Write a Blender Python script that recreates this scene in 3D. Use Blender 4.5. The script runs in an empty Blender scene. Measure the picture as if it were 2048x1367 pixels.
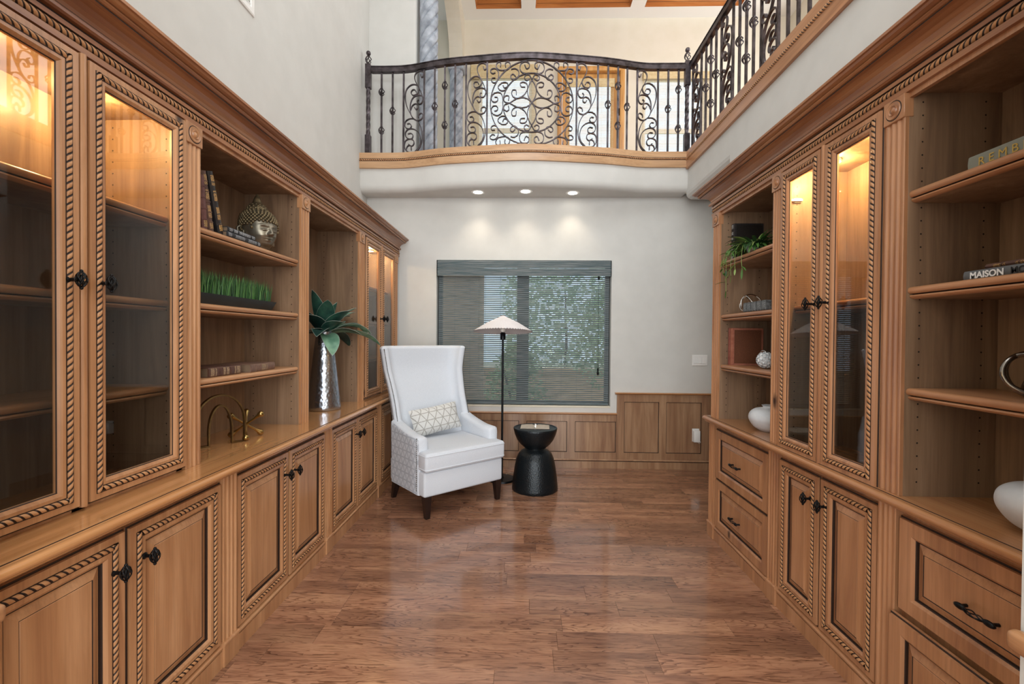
import bpy, bmesh, math, random
from mathutils import Vector, Matrix
random.seed(11)
PI = math.pi
SC = bpy.context.scene
COL = SC.collection

# ------------------------------------------------------------------ camera
def make_camera():
    f, yaw, pitch, roll = 893.0, .0276, -.0113, .0081      # focal length in pixels of a 2048 wide frame
    fw = Vector((-math.sin(yaw)*math.cos(pitch), math.cos(yaw)*math.cos(pitch), math.sin(pitch)))
    r = Vector((math.cos(yaw), math.sin(yaw), 0))
    u = r.cross(fw)
    r2 = r*math.cos(roll) + u*math.sin(roll)
    u2 = -r*math.sin(roll) + u*math.cos(roll)
    cd = bpy.data.cameras.new('camera'); co = bpy.data.objects.new('camera', cd); COL.objects.link(co)
    cd.sensor_width = 36.0; cd.lens = f/2048*36; cd.clip_start = .02; cd.clip_end = 200
    m = Matrix((r2, u2, -fw)).transposed().to_4x4(); m.translation = Vector((0, 0, 1.38))
    co.matrix_world = m
    SC.camera = co
make_camera()

# ------------------------------------------------------------------ sky, large lights, exposure
def make_world():
    w = bpy.data.worlds.new('sky'); SC.world = w; w.use_nodes = True
    nt = w.node_tree; bg = nt.nodes['Background']
    bg.inputs['Color'].default_value = (.70, .87, 1.0, 1); bg.inputs['Strength'].default_value = 1.7
make_world()
SC.view_settings.view_transform = 'Standard'
SC.view_settings.look = 'None'
SC.view_settings.gamma = 1.0
SC.view_settings.use_curve_mapping = False
SC.view_settings.exposure = 0.0

def area(name, loc, rot, sx, sy, power, color):
    d = bpy.data.lights.new(name, 'AREA'); d.shape = 'RECTANGLE'; d.size = sx; d.size_y = sy
    d.energy = power; d.color = color
    o = bpy.data.objects.new(name, d); COL.objects.link(o); o.location = loc; o.rotation_euler = rot
    return o
# added fill lights without windows of their own: behind the camera, overhead, upper hall
area('foyer_fill_light', (0, -3.9, 2.65), (PI/2, 0, 0), 6.4, 5.0, 515, (.90, .96, 1.0))
area('overhead_fill_light', (0.4, 1.2, 6.2), (0, 0, 0), 3.6, 3.6, 92, (.91, .965, 1.0))  # unseen overhead fill, no clerestory is built
area('upper_hall_fill_light', (3.85, 4.6, 4.9), (0, PI/2, 0), 2.4, 3.6, 95, (.95, .98, 1.0))  # added fill in front of the closed right hall wall

sun = bpy.data.lights.new('sun', 'SUN'); sun.energy = 3.0; sun.angle = .009; sun.color = (1, .97, .92)
so = bpy.data.objects.new('sun', sun); COL.objects.link(so); so.rotation_euler = (math.radians(12), math.radians(48), 0)   # stands to the right of the house, lights only the garden

# ------------------------------------------------------------------ materials
def lin(h):
    h = h.lstrip('#'); o = []
    for i in (0, 2, 4):
        c = int(h[i:i+2], 16)/255; o.append(c/12.92 if c <= .04045 else ((c+.055)/1.055)**2.4)
    return (*o, 1)
MATS = {}
def base_mat(name):
    m = bpy.data.materials.new(name); m.use_nodes = True; MATS[name] = m
    return m, m.node_tree, m.node_tree.nodes['Principled BSDF']
def setp(b, **k):
    for key, v in k.items():
        b.inputs[key.replace('_', ' ')].default_value = v
def N(nt, t, **k):
    n = nt.nodes.new(t)
    for a, v in k.items(): setattr(n, a, v)
    return n
def L(nt, a, b): nt.links.new(a, b)
def ramp(nt, stops):
    r = N(nt, 'ShaderNodeValToRGB'); e = r.color_ramp.elements
    while len(e) < len(stops): e.new(.5)
    for i, (p, c) in enumerate(stops): e[i].position = p; e[i].color = c if len(c) == 4 else (*c, 1)
    return r
def coords(nt, scale=(1, 1, 1), jitter=0.0):
    tc = N(nt, 'ShaderNodeTexCoord'); mp = N(nt, 'ShaderNodeMapping'); mp.inputs['Scale'].default_value = scale
    if jitter:
        oi = N(nt, 'ShaderNodeObjectInfo'); mu = N(nt, 'ShaderNodeMath', operation='MULTIPLY'); mu.inputs[1].default_value = jitter
        L(nt, oi.outputs['Random'], mu.inputs[0]); ad = N(nt, 'ShaderNodeVectorMath', operation='ADD')
        L(nt, tc.outputs['Object'], ad.inputs[0]); L(nt, mu.outputs[0], ad.inputs[1]); L(nt, ad.outputs[0], mp.inputs['Vector'])
    else:
        L(nt, tc.outputs['Object'], mp.inputs['Vector'])
    return mp.outputs['Vector']
def noise(nt, vec, scale, detail=4, rough=.55, dist=0.0):
    n = N(nt, 'ShaderNodeTexNoise'); n.inputs['Scale'].default_value = scale; n.inputs['Detail'].default_value = detail
    n.inputs['Roughness'].default_value = rough; n.inputs['Distortion'].default_value = dist
    L(nt, vec, n.inputs['Vector']); return n
def bump(nt, b, h, strength=.2, dist=.002):
    bp = N(nt, 'ShaderNodeBump'); bp.inputs['Strength'].default_value = strength; bp.inputs['Distance'].default_value = dist
    L(nt, h, bp.inputs['Height']); L(nt, bp.outputs['Normal'], b.inputs['Normal'])
def mixc(nt, fac, a, b, mode='MIX'):
    m = N(nt, 'ShaderNodeMix', data_type='RGBA', blend_type=mode)
    if isinstance(fac, (int, float)): m.inputs[0].default_value = fac
    else: L(nt, fac, m.inputs[0])
    for s, v in ((m.inputs[6], a), (m.inputs[7], b)):
        if isinstance(v, tuple): s.default_value = v
        else: L(nt, v, s)
    return m.outputs[2]
def flat(name, col, rough=.5, metal=0.0, **k):
    m, nt, b = base_mat(name); setp(b, Base_Color=lin(col), Roughness=rough, Metallic=metal)
    for a, v in k.items(): b.inputs[a.replace('_', ' ')].default_value = v
    return m
def speck(name, c1, c2, scale, rough=.6, metal=0.0, bs=0.0, bscale=None, bd=.002, lo=.35, hi=.65, sc=(1, 1, 1), jitter=0.0):
    m, nt, b = base_mat(name); v = coords(nt, sc, jitter); n = noise(nt, v, scale)
    r = ramp(nt, [(lo, lin(c1)), (hi, lin(c2))]); L(nt, n.outputs['Fac'], r.inputs[0]); L(nt, r.outputs[0], b.inputs['Base Color'])
    setp(b, Roughness=rough, Metallic=metal)
    if bs:
        n2 = noise(nt, v, bscale or scale); bump(nt, b, n2.outputs['Fac'], bs, bd)
    return m
def wood(name, c1, c2, c3, axis='z', rough=.32, knots=True, coat=.25, grain=1.0):
    m, nt, b = base_mat(name)
    s = {'x': (.9, 9, 9), 'y': (9, .9, 9), 'z': (9, 9, .9)}[axis]
    v = coords(nt, s, 23.0)
    n1 = noise(nt, v, 1.3*grain, 6, .6, .8)
    r1 = ramp(nt, [(.30, lin(c3)), (.50, lin(c2)), (.72, lin(c1))]); L(nt, n1.outputs['Fac'], r1.inputs[0])
    s2 = {'x': (2, 90, 90), 'y': (90, 2, 90), 'z': (90, 90, 2)}[axis]
    v2 = coords(nt, s2, 23.0); n2 = noise(nt, v2, 1.2, 3, .6)
    r2 = ramp(nt, [(.32, (.72, .70, .68, 1)), (.58, (1, 1, 1, 1))]); L(nt, n2.outputs['Fac'], r2.inputs[0])
    c = mixc(nt, .55, r1.outputs[0], r2.outputs[0], 'MULTIPLY')
    if knots:
        s3 = {'x': (.55, 1, 1), 'y': (1, .55, 1), 'z': (1, 1, .55)}[axis]
        vo = N(nt, 'ShaderNodeTexVoronoi'); vo.inputs['Scale'].default_value = 2.6; vo.inputs['Randomness'].default_value = 1
        v3 = coords(nt, s3, 23.0); nn = noise(nt, v3, 16, 2); ad = N(nt, 'ShaderNodeVectorMath', operation='MULTIPLY_ADD')
        L(nt, nn.outputs['Color'], ad.inputs[0]); ad.inputs[1].default_value = (.03, .03, .03); L(nt, v3, ad.inputs[2])
        L(nt, ad.outputs[0], vo.inputs['Vector'])
        r3 = ramp(nt, [(.018, (1, 1, 1, 1)), (.065, (0, 0, 0, 1))]); L(nt, vo.outputs['Distance'], r3.inputs[0])
        c = mixc(nt, r3.outputs[0], c, lin('3a2114'))
    L(nt, c, b.inputs['Base Color']); setp(b, Roughness=rough, Coat_Weight=coat, Coat_Roughness=.15)
    bump(nt, b, n2.outputs['Fac'], .08, .001)
    return m

WOODV = wood('alder_vertical', 'cc9b72', 'b9875e', 'a3714d', 'z')
WOODH = wood('alder_horizontal', 'cc9b72', 'b9875e', 'a3714d', 'y')
CROWNW = wood('alder_crown', 'b9845a', '9f6a45', '87563a', 'y')
TOPW = wood('worktop_wood', 'd29a66', 'cb925e', 'c38855', 'y', rough=.10, knots=False, coat=.8)
TOPR = wood('worktop_wood_warm', 'c48f63', 'b57f54', 'a87049', 'y', rough=.2, coat=.5)
WOODR = wood('alder_vertical_warm', 'c4906a', 'b17e58', '99684a', 'z')
WOODRH = wood('alder_horizontal_warm', 'c4906a', 'b17e58', '99684a', 'y')
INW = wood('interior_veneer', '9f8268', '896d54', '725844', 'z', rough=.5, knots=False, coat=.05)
INWX = wood('wainscot_wood', 'b08c6c', '9b7658', '865f45', 'z', rough=.32, knots=True, coat=.3)
TRIMX = wood('trim_wood_across', 'c8935f', 'b7804f', 'a06a40', 'x', rough=.35)
COFF = wood('coffer_wood', 'c98a50', 'b8743c', 'a06030', 'x', rough=.35, knots=False)
EDGEW = wood('edge_board_wood', 'd2ab84', 'c59c74', 'b38a64', 'x', rough=.35)
OAK = wood('door_wood', 'dba868', 'ca9450', 'b57c40', 'z', rough=.35, knots=False)
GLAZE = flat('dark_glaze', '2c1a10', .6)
ROPEW = speck('rope_wood', 'c69468', 'b27e52', 30, .35, jitter=5)
IRONB = speck('black_iron', '0c0c0d', '1a1a1c', 60, .42, .6, .15, 90, .001)
RAILM = speck('bronze_railing', '332d2e', '5e565a', 14, .36, .7, .1, 60, .001)
WALLM = speck('wall_paint', 'cbcac6', 'd0cfcb', 5, .85, 0, .10, 220, .0015)
WALLC = speck('wall_paint_cream', 'd8d0be', 'dcd4c4', 5, .85, 0, .10, 220, .0015)
WHITEP = flat('white_paint', 'eeeeec', .6)
PLASTIC = flat('white_plastic', 'ececea', .35)
DARKHOLE = flat('dark_hole', '140d09', .9)
def floor_mat():
    m, nt, b = base_mat('hickory_plank')
    tc = N(nt, 'ShaderNodeTexCoord'); oi = N(nt, 'ShaderNodeObjectInfo')
    mu = N(nt, 'ShaderNodeVectorMath', operation='SCALE'); mu.inputs['Scale'].default_value = 1
    cb = N(nt, 'ShaderNodeCombineXYZ'); k = N(nt, 'ShaderNodeMath', operation='MULTIPLY'); k.inputs[1].default_value = 61.7
    L(nt, oi.outputs['Random'], k.inputs[0]); L(nt, k.outputs[0], cb.inputs[0]); L(nt, k.outputs[0], cb.inputs[2])
    ad = N(nt, 'ShaderNodeVectorMath', operation='ADD'); L(nt, tc.outputs['Object'], ad.inputs[0]); L(nt, cb.outputs[0], ad.inputs[1])
    def mp(s):
        q = N(nt, 'ShaderNodeMapping'); q.inputs['Scale'].default_value = s; L(nt, ad.outputs[0], q.inputs['Vector']); return q.outputs['Vector']
    # cathedral growth rings: iso-lines of a stretched noise field
    n0 = noise(nt, mp((1.0, 7.5, 3)), 1.15, 5, .42, .3)
    fr = N(nt, 'ShaderNodeMath', operation='MULTIPLY'); fr.inputs[1].default_value = 30; L(nt, n0.outputs['Fac'], fr.inputs[0])
    fc = N(nt, 'ShaderNodeMath', operation='FRACT'); L(nt, fr.outputs[0], fc.inputs[0])
    r0 = ramp(nt, [(0.0, (.17, .12, .10, 1)), (.12, (.42, .34, .30, 1)), (.34, (.95, .94, .93, 1)), (1.0, (1, 1, 1, 1))]); L(nt, fc.outputs[0], r0.inputs[0])
    # short dark dashes along the board
    n1 = noise(nt, mp((9, 130, 10)), 1.0, 3, .6)
    r1 = ramp(nt, [(.36, (.30, .23, .20, 1)), (.47, (1, 1, 1, 1))]); L(nt, n1.outputs['Fac'], r1.inputs[0])
    n2 = noise(nt, mp((1.6, 8, 3)), 1.0, 4, .6)
    r2 = ramp(nt, [(.28, lin('7d5643')), (.5, lin('a1745a')), (.72, lin('b88a6b'))]); L(nt, n2.outputs['Fac'], r2.inputs[0])
    n3 = noise(nt, mp((2.2, 5, 3)), 1.0, 2, .5)
    r3 = ramp(nt, [(.30, (0, 0, 0, 1)), (.55, (1, 1, 1, 1))]); L(nt, n3.outputs['Fac'], r3.inputs[0])
    g = mixc(nt, r3.outputs[0], (1, 1, 1, 1), r0.outputs[0])
    c = mixc(nt, .78, r2.outputs[0], g, 'MULTIPLY')
    c = mixc(nt, .55, c, r1.outputs[0], 'MULTIPLY')
    hv = N(nt, 'ShaderNodeHueSaturation'); L(nt, c, hv.inputs['Color'])
    vr = N(nt, 'ShaderNodeMapRange'); vr.inputs['To Min'].default_value = .78; vr.inputs['To Max'].default_value = 1.16
    L(nt, oi.outputs['Random'], vr.inputs['Value']); L(nt, vr.outputs[0], hv.inputs['Value'])
    L(nt, hv.outputs['Color'], b.inputs['Base Color'])
    setp(b, Roughness=.20, Coat_Weight=.55, Coat_Roughness=.06)
    bump(nt, b, r0.outputs[0], .05, .001)
    return m
PLANKM = floor_mat()
def thin_glass(name, tint=(1, 1, 1, 1), rough=0.0, ior=1.5, dark=0.0):
    m = bpy.data.materials.new(name); m.use_nodes = True; nt = m.node_tree; nt.nodes.clear(); MATS[name] = m
    o = N(nt, 'ShaderNodeOutputMaterial'); t = N(nt, 'ShaderNodeBsdfTransparent'); t.inputs['Color'].default_value = tint
    g = N(nt, 'ShaderNodeBsdfGlossy'); g.inputs['Roughness'].default_value = rough
    lw = N(nt, 'ShaderNodeLayerWeight'); lw.inputs['Blend'].default_value = .5
    pw = N(nt, 'ShaderNodeMath', operation='POWER'); pw.inputs[1].default_value = 5.0; L(nt, lw.outputs['Facing'], pw.inputs[0])
    r0 = ((ior-1)/(ior+1))**2; fr = N(nt, 'ShaderNodeMath', operation='MULTIPLY_ADD'); L(nt, pw.outputs[0], fr.inputs[0]); fr.inputs[1].default_value = 1-r0; fr.inputs[2].default_value = r0
    mx = N(nt, 'ShaderNodeMixShader'); L(nt, fr.outputs[0], mx.inputs[0]); L(nt, t.outputs[0], mx.inputs[1]); L(nt, g.outputs[0], mx.inputs[2])
    L(nt, mx.outputs[0], o.inputs['Surface']); return m
GLASS = thin_glass('cabinet_glass', (.80, .81, .81, 1), 0.0, 1.58)
WGLASS = thin_glass('window_glass', (.96, .98, 1, 1), 0.0, 1.12)
def emit(name, col, strength):
    m = bpy.data.materials.new(name); m.use_nodes = True; nt = m.node_tree; nt.nodes.clear(); MATS[name] = m
    o = N(nt, 'ShaderNodeOutputMaterial'); e = N(nt, 'ShaderNodeEmission'); e.inputs['Color'].default_value = col; e.inputs['Strength'].default_value = strength
    L(nt, e.outputs[0], o.inputs['Surface']); return m
LAMPW = emit('lamp_glow_white', (1, .93, .8, 1), 14)

# ------------------------------------------------------------------ mesh helpers
class MB:
    def __init__(s): s.v = []; s.f = []; s.m = []
    def add(s, vs, fs, mi=0):
        o = len(s.v); s.v += [tuple(p) for p in vs]
        for i, q in enumerate(fs):
            s.f.append(tuple(o+k for k in q)); s.m.append(mi if isinstance(mi, int) else mi[i])
        return s
    def box(s, x0, x1, y0, y1, z0, z1, mi=0, c=0.0):
        if c <= 0:
            return s.add([(x0, y0, z0), (x1, y0, z0), (x1, y1, z0), (x0, y1, z0), (x0, y0, z1), (x1, y0, z1), (x1, y1, z1), (x0, y1, z1)],
                  [(3, 2, 1, 0), (4, 5, 6, 7), (0, 1, 5, 4), (1, 2, 6, 5), (2, 3, 7, 6), (3, 0, 4, 7)], mi)
        V = []; idx = {}
        X = (x0, x1); Y = (y0, y1); Z = (z0, z1)
        for i in (0, 1):
            for j in (0, 1):
                for k in (0, 1):
                    sx = c if i == 0 else -c; sy = c if j == 0 else -c; sz = c if k == 0 else -c
                    idx[i, j, k, 0] = len(V); V.append((X[i], Y[j]+sy, Z[k]+sz))
                    idx[i, j, k, 1] = len(V); V.append((X[i]+sx, Y[j], Z[k]+sz))
                    idx[i, j, k, 2] = len(V); V.append((X[i]+sx, Y[j]+sy, Z[k]))
        F = []
        def face(keys, n):
            pts = [Vector(V[idx[q]]) for q in keys]
            nn = (pts[1]-pts[0]).cross(pts[2]-pts[1])
            if nn.dot(Vector(n)) < 0: keys = keys[::-1]
            F.append(tuple(idx[q] for q in keys))
        for i in (0, 1):
            d = 2*i-1
            face([(i, 0, 0, 0), (i, 1, 0, 0), (i, 1, 1, 0), (i, 0, 1, 0)], (d, 0, 0))
            face([(0, i, 0, 1), (1, i, 0, 1), (1, i, 1, 1), (0, i, 1, 1)], (0, d, 0))
            face([(0, 0, i, 2), (1, 0, i, 2), (1, 1, i, 2), (0, 1, i, 2)], (0, 0, d))
        for i in (0, 1):
            for j in (0, 1):
                a, b = 2*i-1, 2*j-1
                face([(i, j, 0, 0), (i, j, 1, 0), (i, j, 1, 1), (i, j, 0, 1)], (a, b, 0))
                face([(i, 0, j, 0), (i, 1, j, 0), (i, 1, j, 2), (i, 0, j, 2)], (a, 0, b))
                face([(0, i, j, 1), (1, i, j, 1), (1, i, j, 2), (0, i, j, 2)], (0, a, b))
                for k in (0, 1):
                    face([(i, j, k, 0), (i, j, k, 1), (i, j, k, 2)], (a, b, 2*k-1))
        return s.add(V, F, mi)
    def prism(s, prof, a0, a1, axis='y', mi=0, mats=None, caps=True):
        """prof: closed 2D polygon. axis y -> prof is (x,z); axis z -> (x,y); axis x -> (y,z). counter-clockwise seen from +axis end for x,z; handled below."""
        n = len(prof)
        def P(p, a):
            return {'y': (p[0], a, p[1]), 'z': (p[0], p[1], a), 'x': (a, p[0], p[1])}[axis]
        ar = sum(prof[i][0]*prof[(i+1) % n][1]-prof[(i+1) % n][0]*prof[i][1] for i in range(n))
        V = [P(p, a0) for p in prof]+[P(p, a1) for p in prof]
        flip = (ar < 0) != (axis == 'y')
        F = []; M = []
        for i in range(n):
            j = (i+1) % n; q = (i, j, n+j, n+i)
            F.append(q[::-1] if flip else q); M.append(mats[i] if mats else mi)
        if caps:
            q = tuple(range(n)); r = tuple(n+i for i in range(n))
            F.append(q if flip else q[::-1]); M.append(mi); F.append(r[::-1] if flip else r); M.append(mi)
        return s.add(V, F, M)
    def loops(s, rings, mi=0, close=False, cap0=False, cap1=False, wrap=True, mats=None):
        """skin consecutive rings (lists of equal length)."""
        n = len(rings[0]); V = [p for r in rings for p in r]; F = []; M = []
        R = len(rings)
        for i in range(R if close else R-1):
            for j in range(n if wrap else n-1):
                a = i*n+j; b = i*n+(j+1) % n; i2 = (i+1) % R
                F.append((a, b, i2*n+(j+1) % n, i2*n+j)); M.append(mats[i] if mats else mi)
        if cap0: F.append(tuple(range(n))[::-1]); M.append(mats[0] if mats else mi)
        if cap1: F.append(tuple((R-1)*n+j for j in range(n))); M.append(mats[-1] if mats else mi)
        return s.add(V, F, M)
    def lathe(s, prof, n=32, c=(0, 0, 0), mi=0, axis='z', fr=None, mats=None):
        """prof from bottom to top (r, h)."""
        rings = []
        for r, h in prof:
            ring = []
            for k in range(n):
                t = 2*PI*k/n; rr = max(r, 1e-5)*(fr(t, h) if fr else 1)
                a, b = rr*math.cos(t), rr*math.sin(t)
                ring.append({'z': (c[0]+a, c[1]+b, c[2]+h), 'x': (c[0]+h, c[1]+a, c[2]+b), 'y': (c[0]+b, c[1]+h, c[2]+a)}[axis])
            rings.append(ring)
        return s.loops(rings, mi, cap0=True, cap1=True, mats=mats)
    def tube(s, pts, r, n=8, closed=False, mi=0, flat=None, up=None, twist=0.0):
        pts = [Vector(p) for p in pts]; R = len(pts); rings = []
        T = []
        for i in range(R):
            a = pts[i-1] if (i > 0 or closed) else pts[i]; b = pts[(i+1) % R] if (i < R-1 or closed) else pts[i]
            d = (b-a); T.append(d.normalized() if d.length > 1e-9 else Vector((0, 0, 1)))
        u = Vector(up) if up else (Vector((0, 0, 1)) if abs(T[0].z) < .9 else Vector((1, 0, 0)))
        for i in range(R):
            u = Vector(up) if up else u
            u = u - T[i]*u.dot(T[i])
            if u.length < 1e-6: u = T[i].orthogonal()
            u.normalize(); w = T[i].cross(u); rr = r[i] if isinstance(r, (list, tuple)) else r
            ring = []
            for k in range(n):
                t = 2*PI*k/n + (PI/4 if n == 4 else 0) + twist*i
                if flat: a, b = flat[0]*math.cos(t)*(1.4142 if n == 4 else 1), flat[1]*math.sin(t)*(1.4142 if n == 4 else 1)
                else: a, b = rr*math.cos(t), rr*math.sin(t)
                ring.append(pts[i]+u*a+w*b)
            rings.append(ring)
        return s.loops(rings, mi, close=closed, cap0=not closed, cap1=not closed)
    def ball(s, c, r, nu=10, nv=7, mi=0, sc=(1, 1, 1)):
        rings = []
        for i in range(nv+1):
            p = -PI/2 + PI*i/nv
            rings.append([(c[0]+sc[0]*r*max(math.cos(p), 1e-4)*math.cos(2*PI*k/nu), c[1]+sc[1]*r*max(math.cos(p), 1e-4)*math.sin(2*PI*k/nu), c[2]+sc[2]*r*math.sin(p)) for k in range(nu)])
        return s.loops(rings, mi)
    def frame(s, u0, u1, z0, z1, steps, mi=0, fill=False):
        """nested rectangles facing +x: steps = [(inset, v, mat)], later steps further in."""
        rings = [[(v, u0+i, z0+i), (v, u1-i, z0+i), (v, u1-i, z1-i), (v, u0+i, z1-i)] for i, v, _ in steps]
        s.loops(rings, 0, cap1=fill, mats=[m for _, _, m in steps[1:]])
        return s
    def rope(s, p0, p1, nrm, r, pitch, mi=0, di=1, k=1.0, th=7):
        p0 = Vector(p0); p1 = Vector(p1); t = (p1-p0); Ln = t.length; t.normalize(); nrm = Vector(nrm); b = t.cross(nrm)
        cnt = max(2, int(round(Ln/pitch))); pitch = Ln/cnt
        S = [(0, .48), (.17, .84), (.5, 1.0), (.83, .84)]
        rings = []; mats = []
        for j in range(-1, cnt+1):
            for q, (sv, f) in enumerate(S):
                ring = []
                for i in range(th):
                    a = PI*(1-i/(th-1))
                    uu = min(max((j+sv+k*(i/(th-1)-.5)+.5)*pitch-.5*pitch, 0), Ln)
                    R = r*f
                    ring.append(p0+t*uu+b*(math.cos(a)*r*(.86+.14*f))+nrm*(math.sin(a)*R))
                rings.append(ring); mats.append(di if q in (0, 3) else mi)
        s.loops(rings, 0, wrap=False, mats=mats)
        return s
    def build(s, name, mats, parent=None, loc=None, side=1, smooth=None, label=None):
        v = s.v; f = s.f
        if side < 0:
            v = [(-x, y, z) for x, y, z in v]; f = [q[::-1] for q in f]
        me = bpy.data.meshes.new(name); me.from_pydata(v, [], f)
        if not isinstance(mats, (list, tuple)): mats = [mats]
        for m in mats: me.materials.append(m)
        if any(s.m): me.polygons.foreach_set('material_index', s.m)
        if smooth is not None:
            me.polygons.foreach_set('use_smooth', [True]*len(me.polygons)); me.set_sharp_from_angle(angle=math.radians(smooth))
        me.update()
        o = bpy.data.objects.new(name, me); COL.objects.link(o)
        if parent is not None: o.parent = parent
        if loc is not None: o.location = loc
        if label: o['label'] = label
        return o
def soft(mb, w, seg=3, edges=None):
    """bevel a closed MB in place."""
    bm = bmesh.new(); vs = [bm.verts.new(p) for p in mb.v]
    for q in mb.f:
        try: bm.faces.new([vs[i] for i in q])
        except ValueError: pass
    bmesh.ops.remove_doubles(bm, verts=bm.verts, dist=1e-6); bmesh.ops.recalc_face_normals(bm, faces=bm.faces)
    es = [e for e in bm.edges if len(e.link_faces) == 2 and e.calc_face_angle(0) > .3 and (edges is None or edges(e))]
    bmesh.ops.bevel(bm, geom=es, offset=w, segments=seg, profile=.5, affect='EDGES', clamp_overlap=True)
    bm.verts.index_update()
    out = MB(); out.v = [tuple(v.co) for v in bm.verts]; out.f = [tuple(v.index for v in f.verts) for f in bm.faces]; out.m = [0]*len(out.f)
    bm.free(); return out
GROUPS = {'base_cabinet': 'base cabinets along the side walls', 'puck_light': 'puck lights inside the glass cabinets', 'book': 'books on the shelves', 'bookcase': 'open bookcases along the side walls', 'glass_cabinet': 'glass-door wall cabinets', 'white_vase': 'white ceramic vases on the right', 'knot_sculpture': 'metal knot ornaments on the right shelves', 'balcony_railing': 'wrought iron balcony railings', 'worktop': 'worktops along the side walls', 'crown_moulding': 'crown mouldings over the cabinets', 'garden_shrub': 'shrubs outside the window', 'woven_shade': 'woven window shades'}
def thing(name, label, cat, loc=(0, 0, 0), rz=0.0, group=None):
    o = bpy.data.objects.new(name, None); COL.objects.link(o); o.empty_display_size = .05
    o.location = loc; o.rotation_euler = (0, 0, rz); o['label'] = label; o['category'] = cat
    group = group or GROUPS.get(name)
    if group: o['group'] = group
    return o
def tag(o, label, cat, group=None, kind=None):
    o['label'] = label; o['category'] = cat
    if group: o['group'] = group
    if kind: o['kind'] = kind
    return o
def struct(o, label=None):
    o['kind'] = 'structure'
    if label: o['label'] = label
    return o
def part(o, kind='stuff'):
    o['kind'] = kind; return o
def smooth_path(pts, n=6, closed=False):
    P = [Vector(p) for p in pts]; R = len(P); out = []
    for i in range(R if closed else R-1):
        if closed: a, b, c, d = P[i-1], P[i], P[(i+1) % R], P[(i+2) % R]
        else: a, b, c, d = P[max(i-1, 0)], P[i], P[i+1], P[min(i+2, R-1)]
        for k in range(n):
            t = k/n
            out.append(.5*((2*b)+(c-a)*t+(2*a-5*b+4*c-d)*t*t+(3*b-a-3*c+d)*t**3))
    if not closed: out.append(P[-1])
    return out
# ------------------------------------------------------------------ the setting
D = 4.764; XL = -1.70; XR = 1.63; XH = 1.985; CEIL = 6.28; YB = 6.95
def build_floor():
    fl = struct(MB().box(-4, 4, -4, D+.05, -.06, -.012).build('floor', flat('floor_joint', '2a1a12', .6)), 'brown hickory plank floor')
    # planks run across the room
    row = 0; y0 = 1.8333-.127*9
    k = 0
    while y0 + .127*k < D+.1:
        ya = y0+.127*k; yb = min(ya+.127, D+.02); k += 1
        if ya >= D: break
        xa, xb = (-1.30, 1.36) if ya < 3.15 else (-1.30, XH)
        if ya < .9: xa, xb = -1.6, 1.6
        x = xa - random.uniform(0, .9)
        while x < xb:
            ln = random.choice((.45, .62, .8, .95, 1.1, 1.25))
            p, q = max(x, xa), min(x+ln, xb); x += ln
            if q-p < .03: continue
            w = (yb-ya)/2-.0004; h = (q-p)/2-.0005
            o = MB().box(-h, h, -w, w, -.012, 0, 0, .0004).build('plank', PLANKM, fl, ((p+q)/2, (ya+yb)/2, 0))
            o.location.z = 0
    rear = MB().box(-4, 4, -4, y0, -.012, 0).build('plank', PLANKM, fl)
build_floor()

def wall(name, mb, m=WALLM, label=None):
    return struct(mb.build(name, m), label)
# main walls
wall('wall_left', MB().box(XL-.15, XL, .83, D+.04, 0, CEIL), WALLM, 'cream plastered left wall above the cabinets')
WX0, WX1, WZ0, WZ1 = -.945, .918, .632, 2.197
wb = MB()
wb.box(XL-.15, WX0, D, D+.16, 0, 2.9); wb.box(WX1, XH+.15, D, D+.16, 0, 2.9)
wb.box(WX0, WX1, D, D+.16, WZ1, 2.9); wb.box(WX0, WX1, D, D+.16, 0, WZ0)
wall('wall_back', wb, WALLM, 'cream plastered back wall around the window')
wr = MB(); wr.box(XR, XH, .83, 3.63, 0, 2.86); wr.box(XH, XH+.15, 3.63, D+.05, 0, 2.9); wr.box(XH, XH+.15, .83, 3.63, 0, 2.9)
wr.box(XR, XH+.15, .83, 3.63, 2.86, 3.24)
wr.prism([(XR, 3.24), (XR, 2.85), (XR+.006, 2.825), (XR+.022, 2.803), (XR+.05, 2.79), (XH+.15, 2.79), (XH+.15, 3.24)], 3.63, 4.60, 'y')
wall('wall_right', wr, WALLM, 'cream plastered right wall and balcony edge above the cabinets')
wf = MB(); wf.box(1.036, XH+.15, .83, .95, 0, 2.88); wf.box(XL-.15, -1.17, .83, .95, 0, CEIL)
wall('wall_front', wf, WALLM, 'cream wall ends on either side of the wide opening')
# foyer shell behind the camera, two storeys high with a closed rear wall
wy = MB(); wy.box(-4.15, -4, -4.1, .95, 0, CEIL); wy.box(4, 4.15, -4.1, 7.1, 0, CEIL)
wy.box(-4.15, 4.15, -4.25, -4.1, 0, CEIL); wy.box(-4.15, XL-.15, .83, .95, 0, CEIL); wy.box(XH+.15, 4.15, .83, .95, 0, 2.9)
wall('wall_foyer', wy, WALLC, 'plain walls of the two storey foyer')
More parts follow.
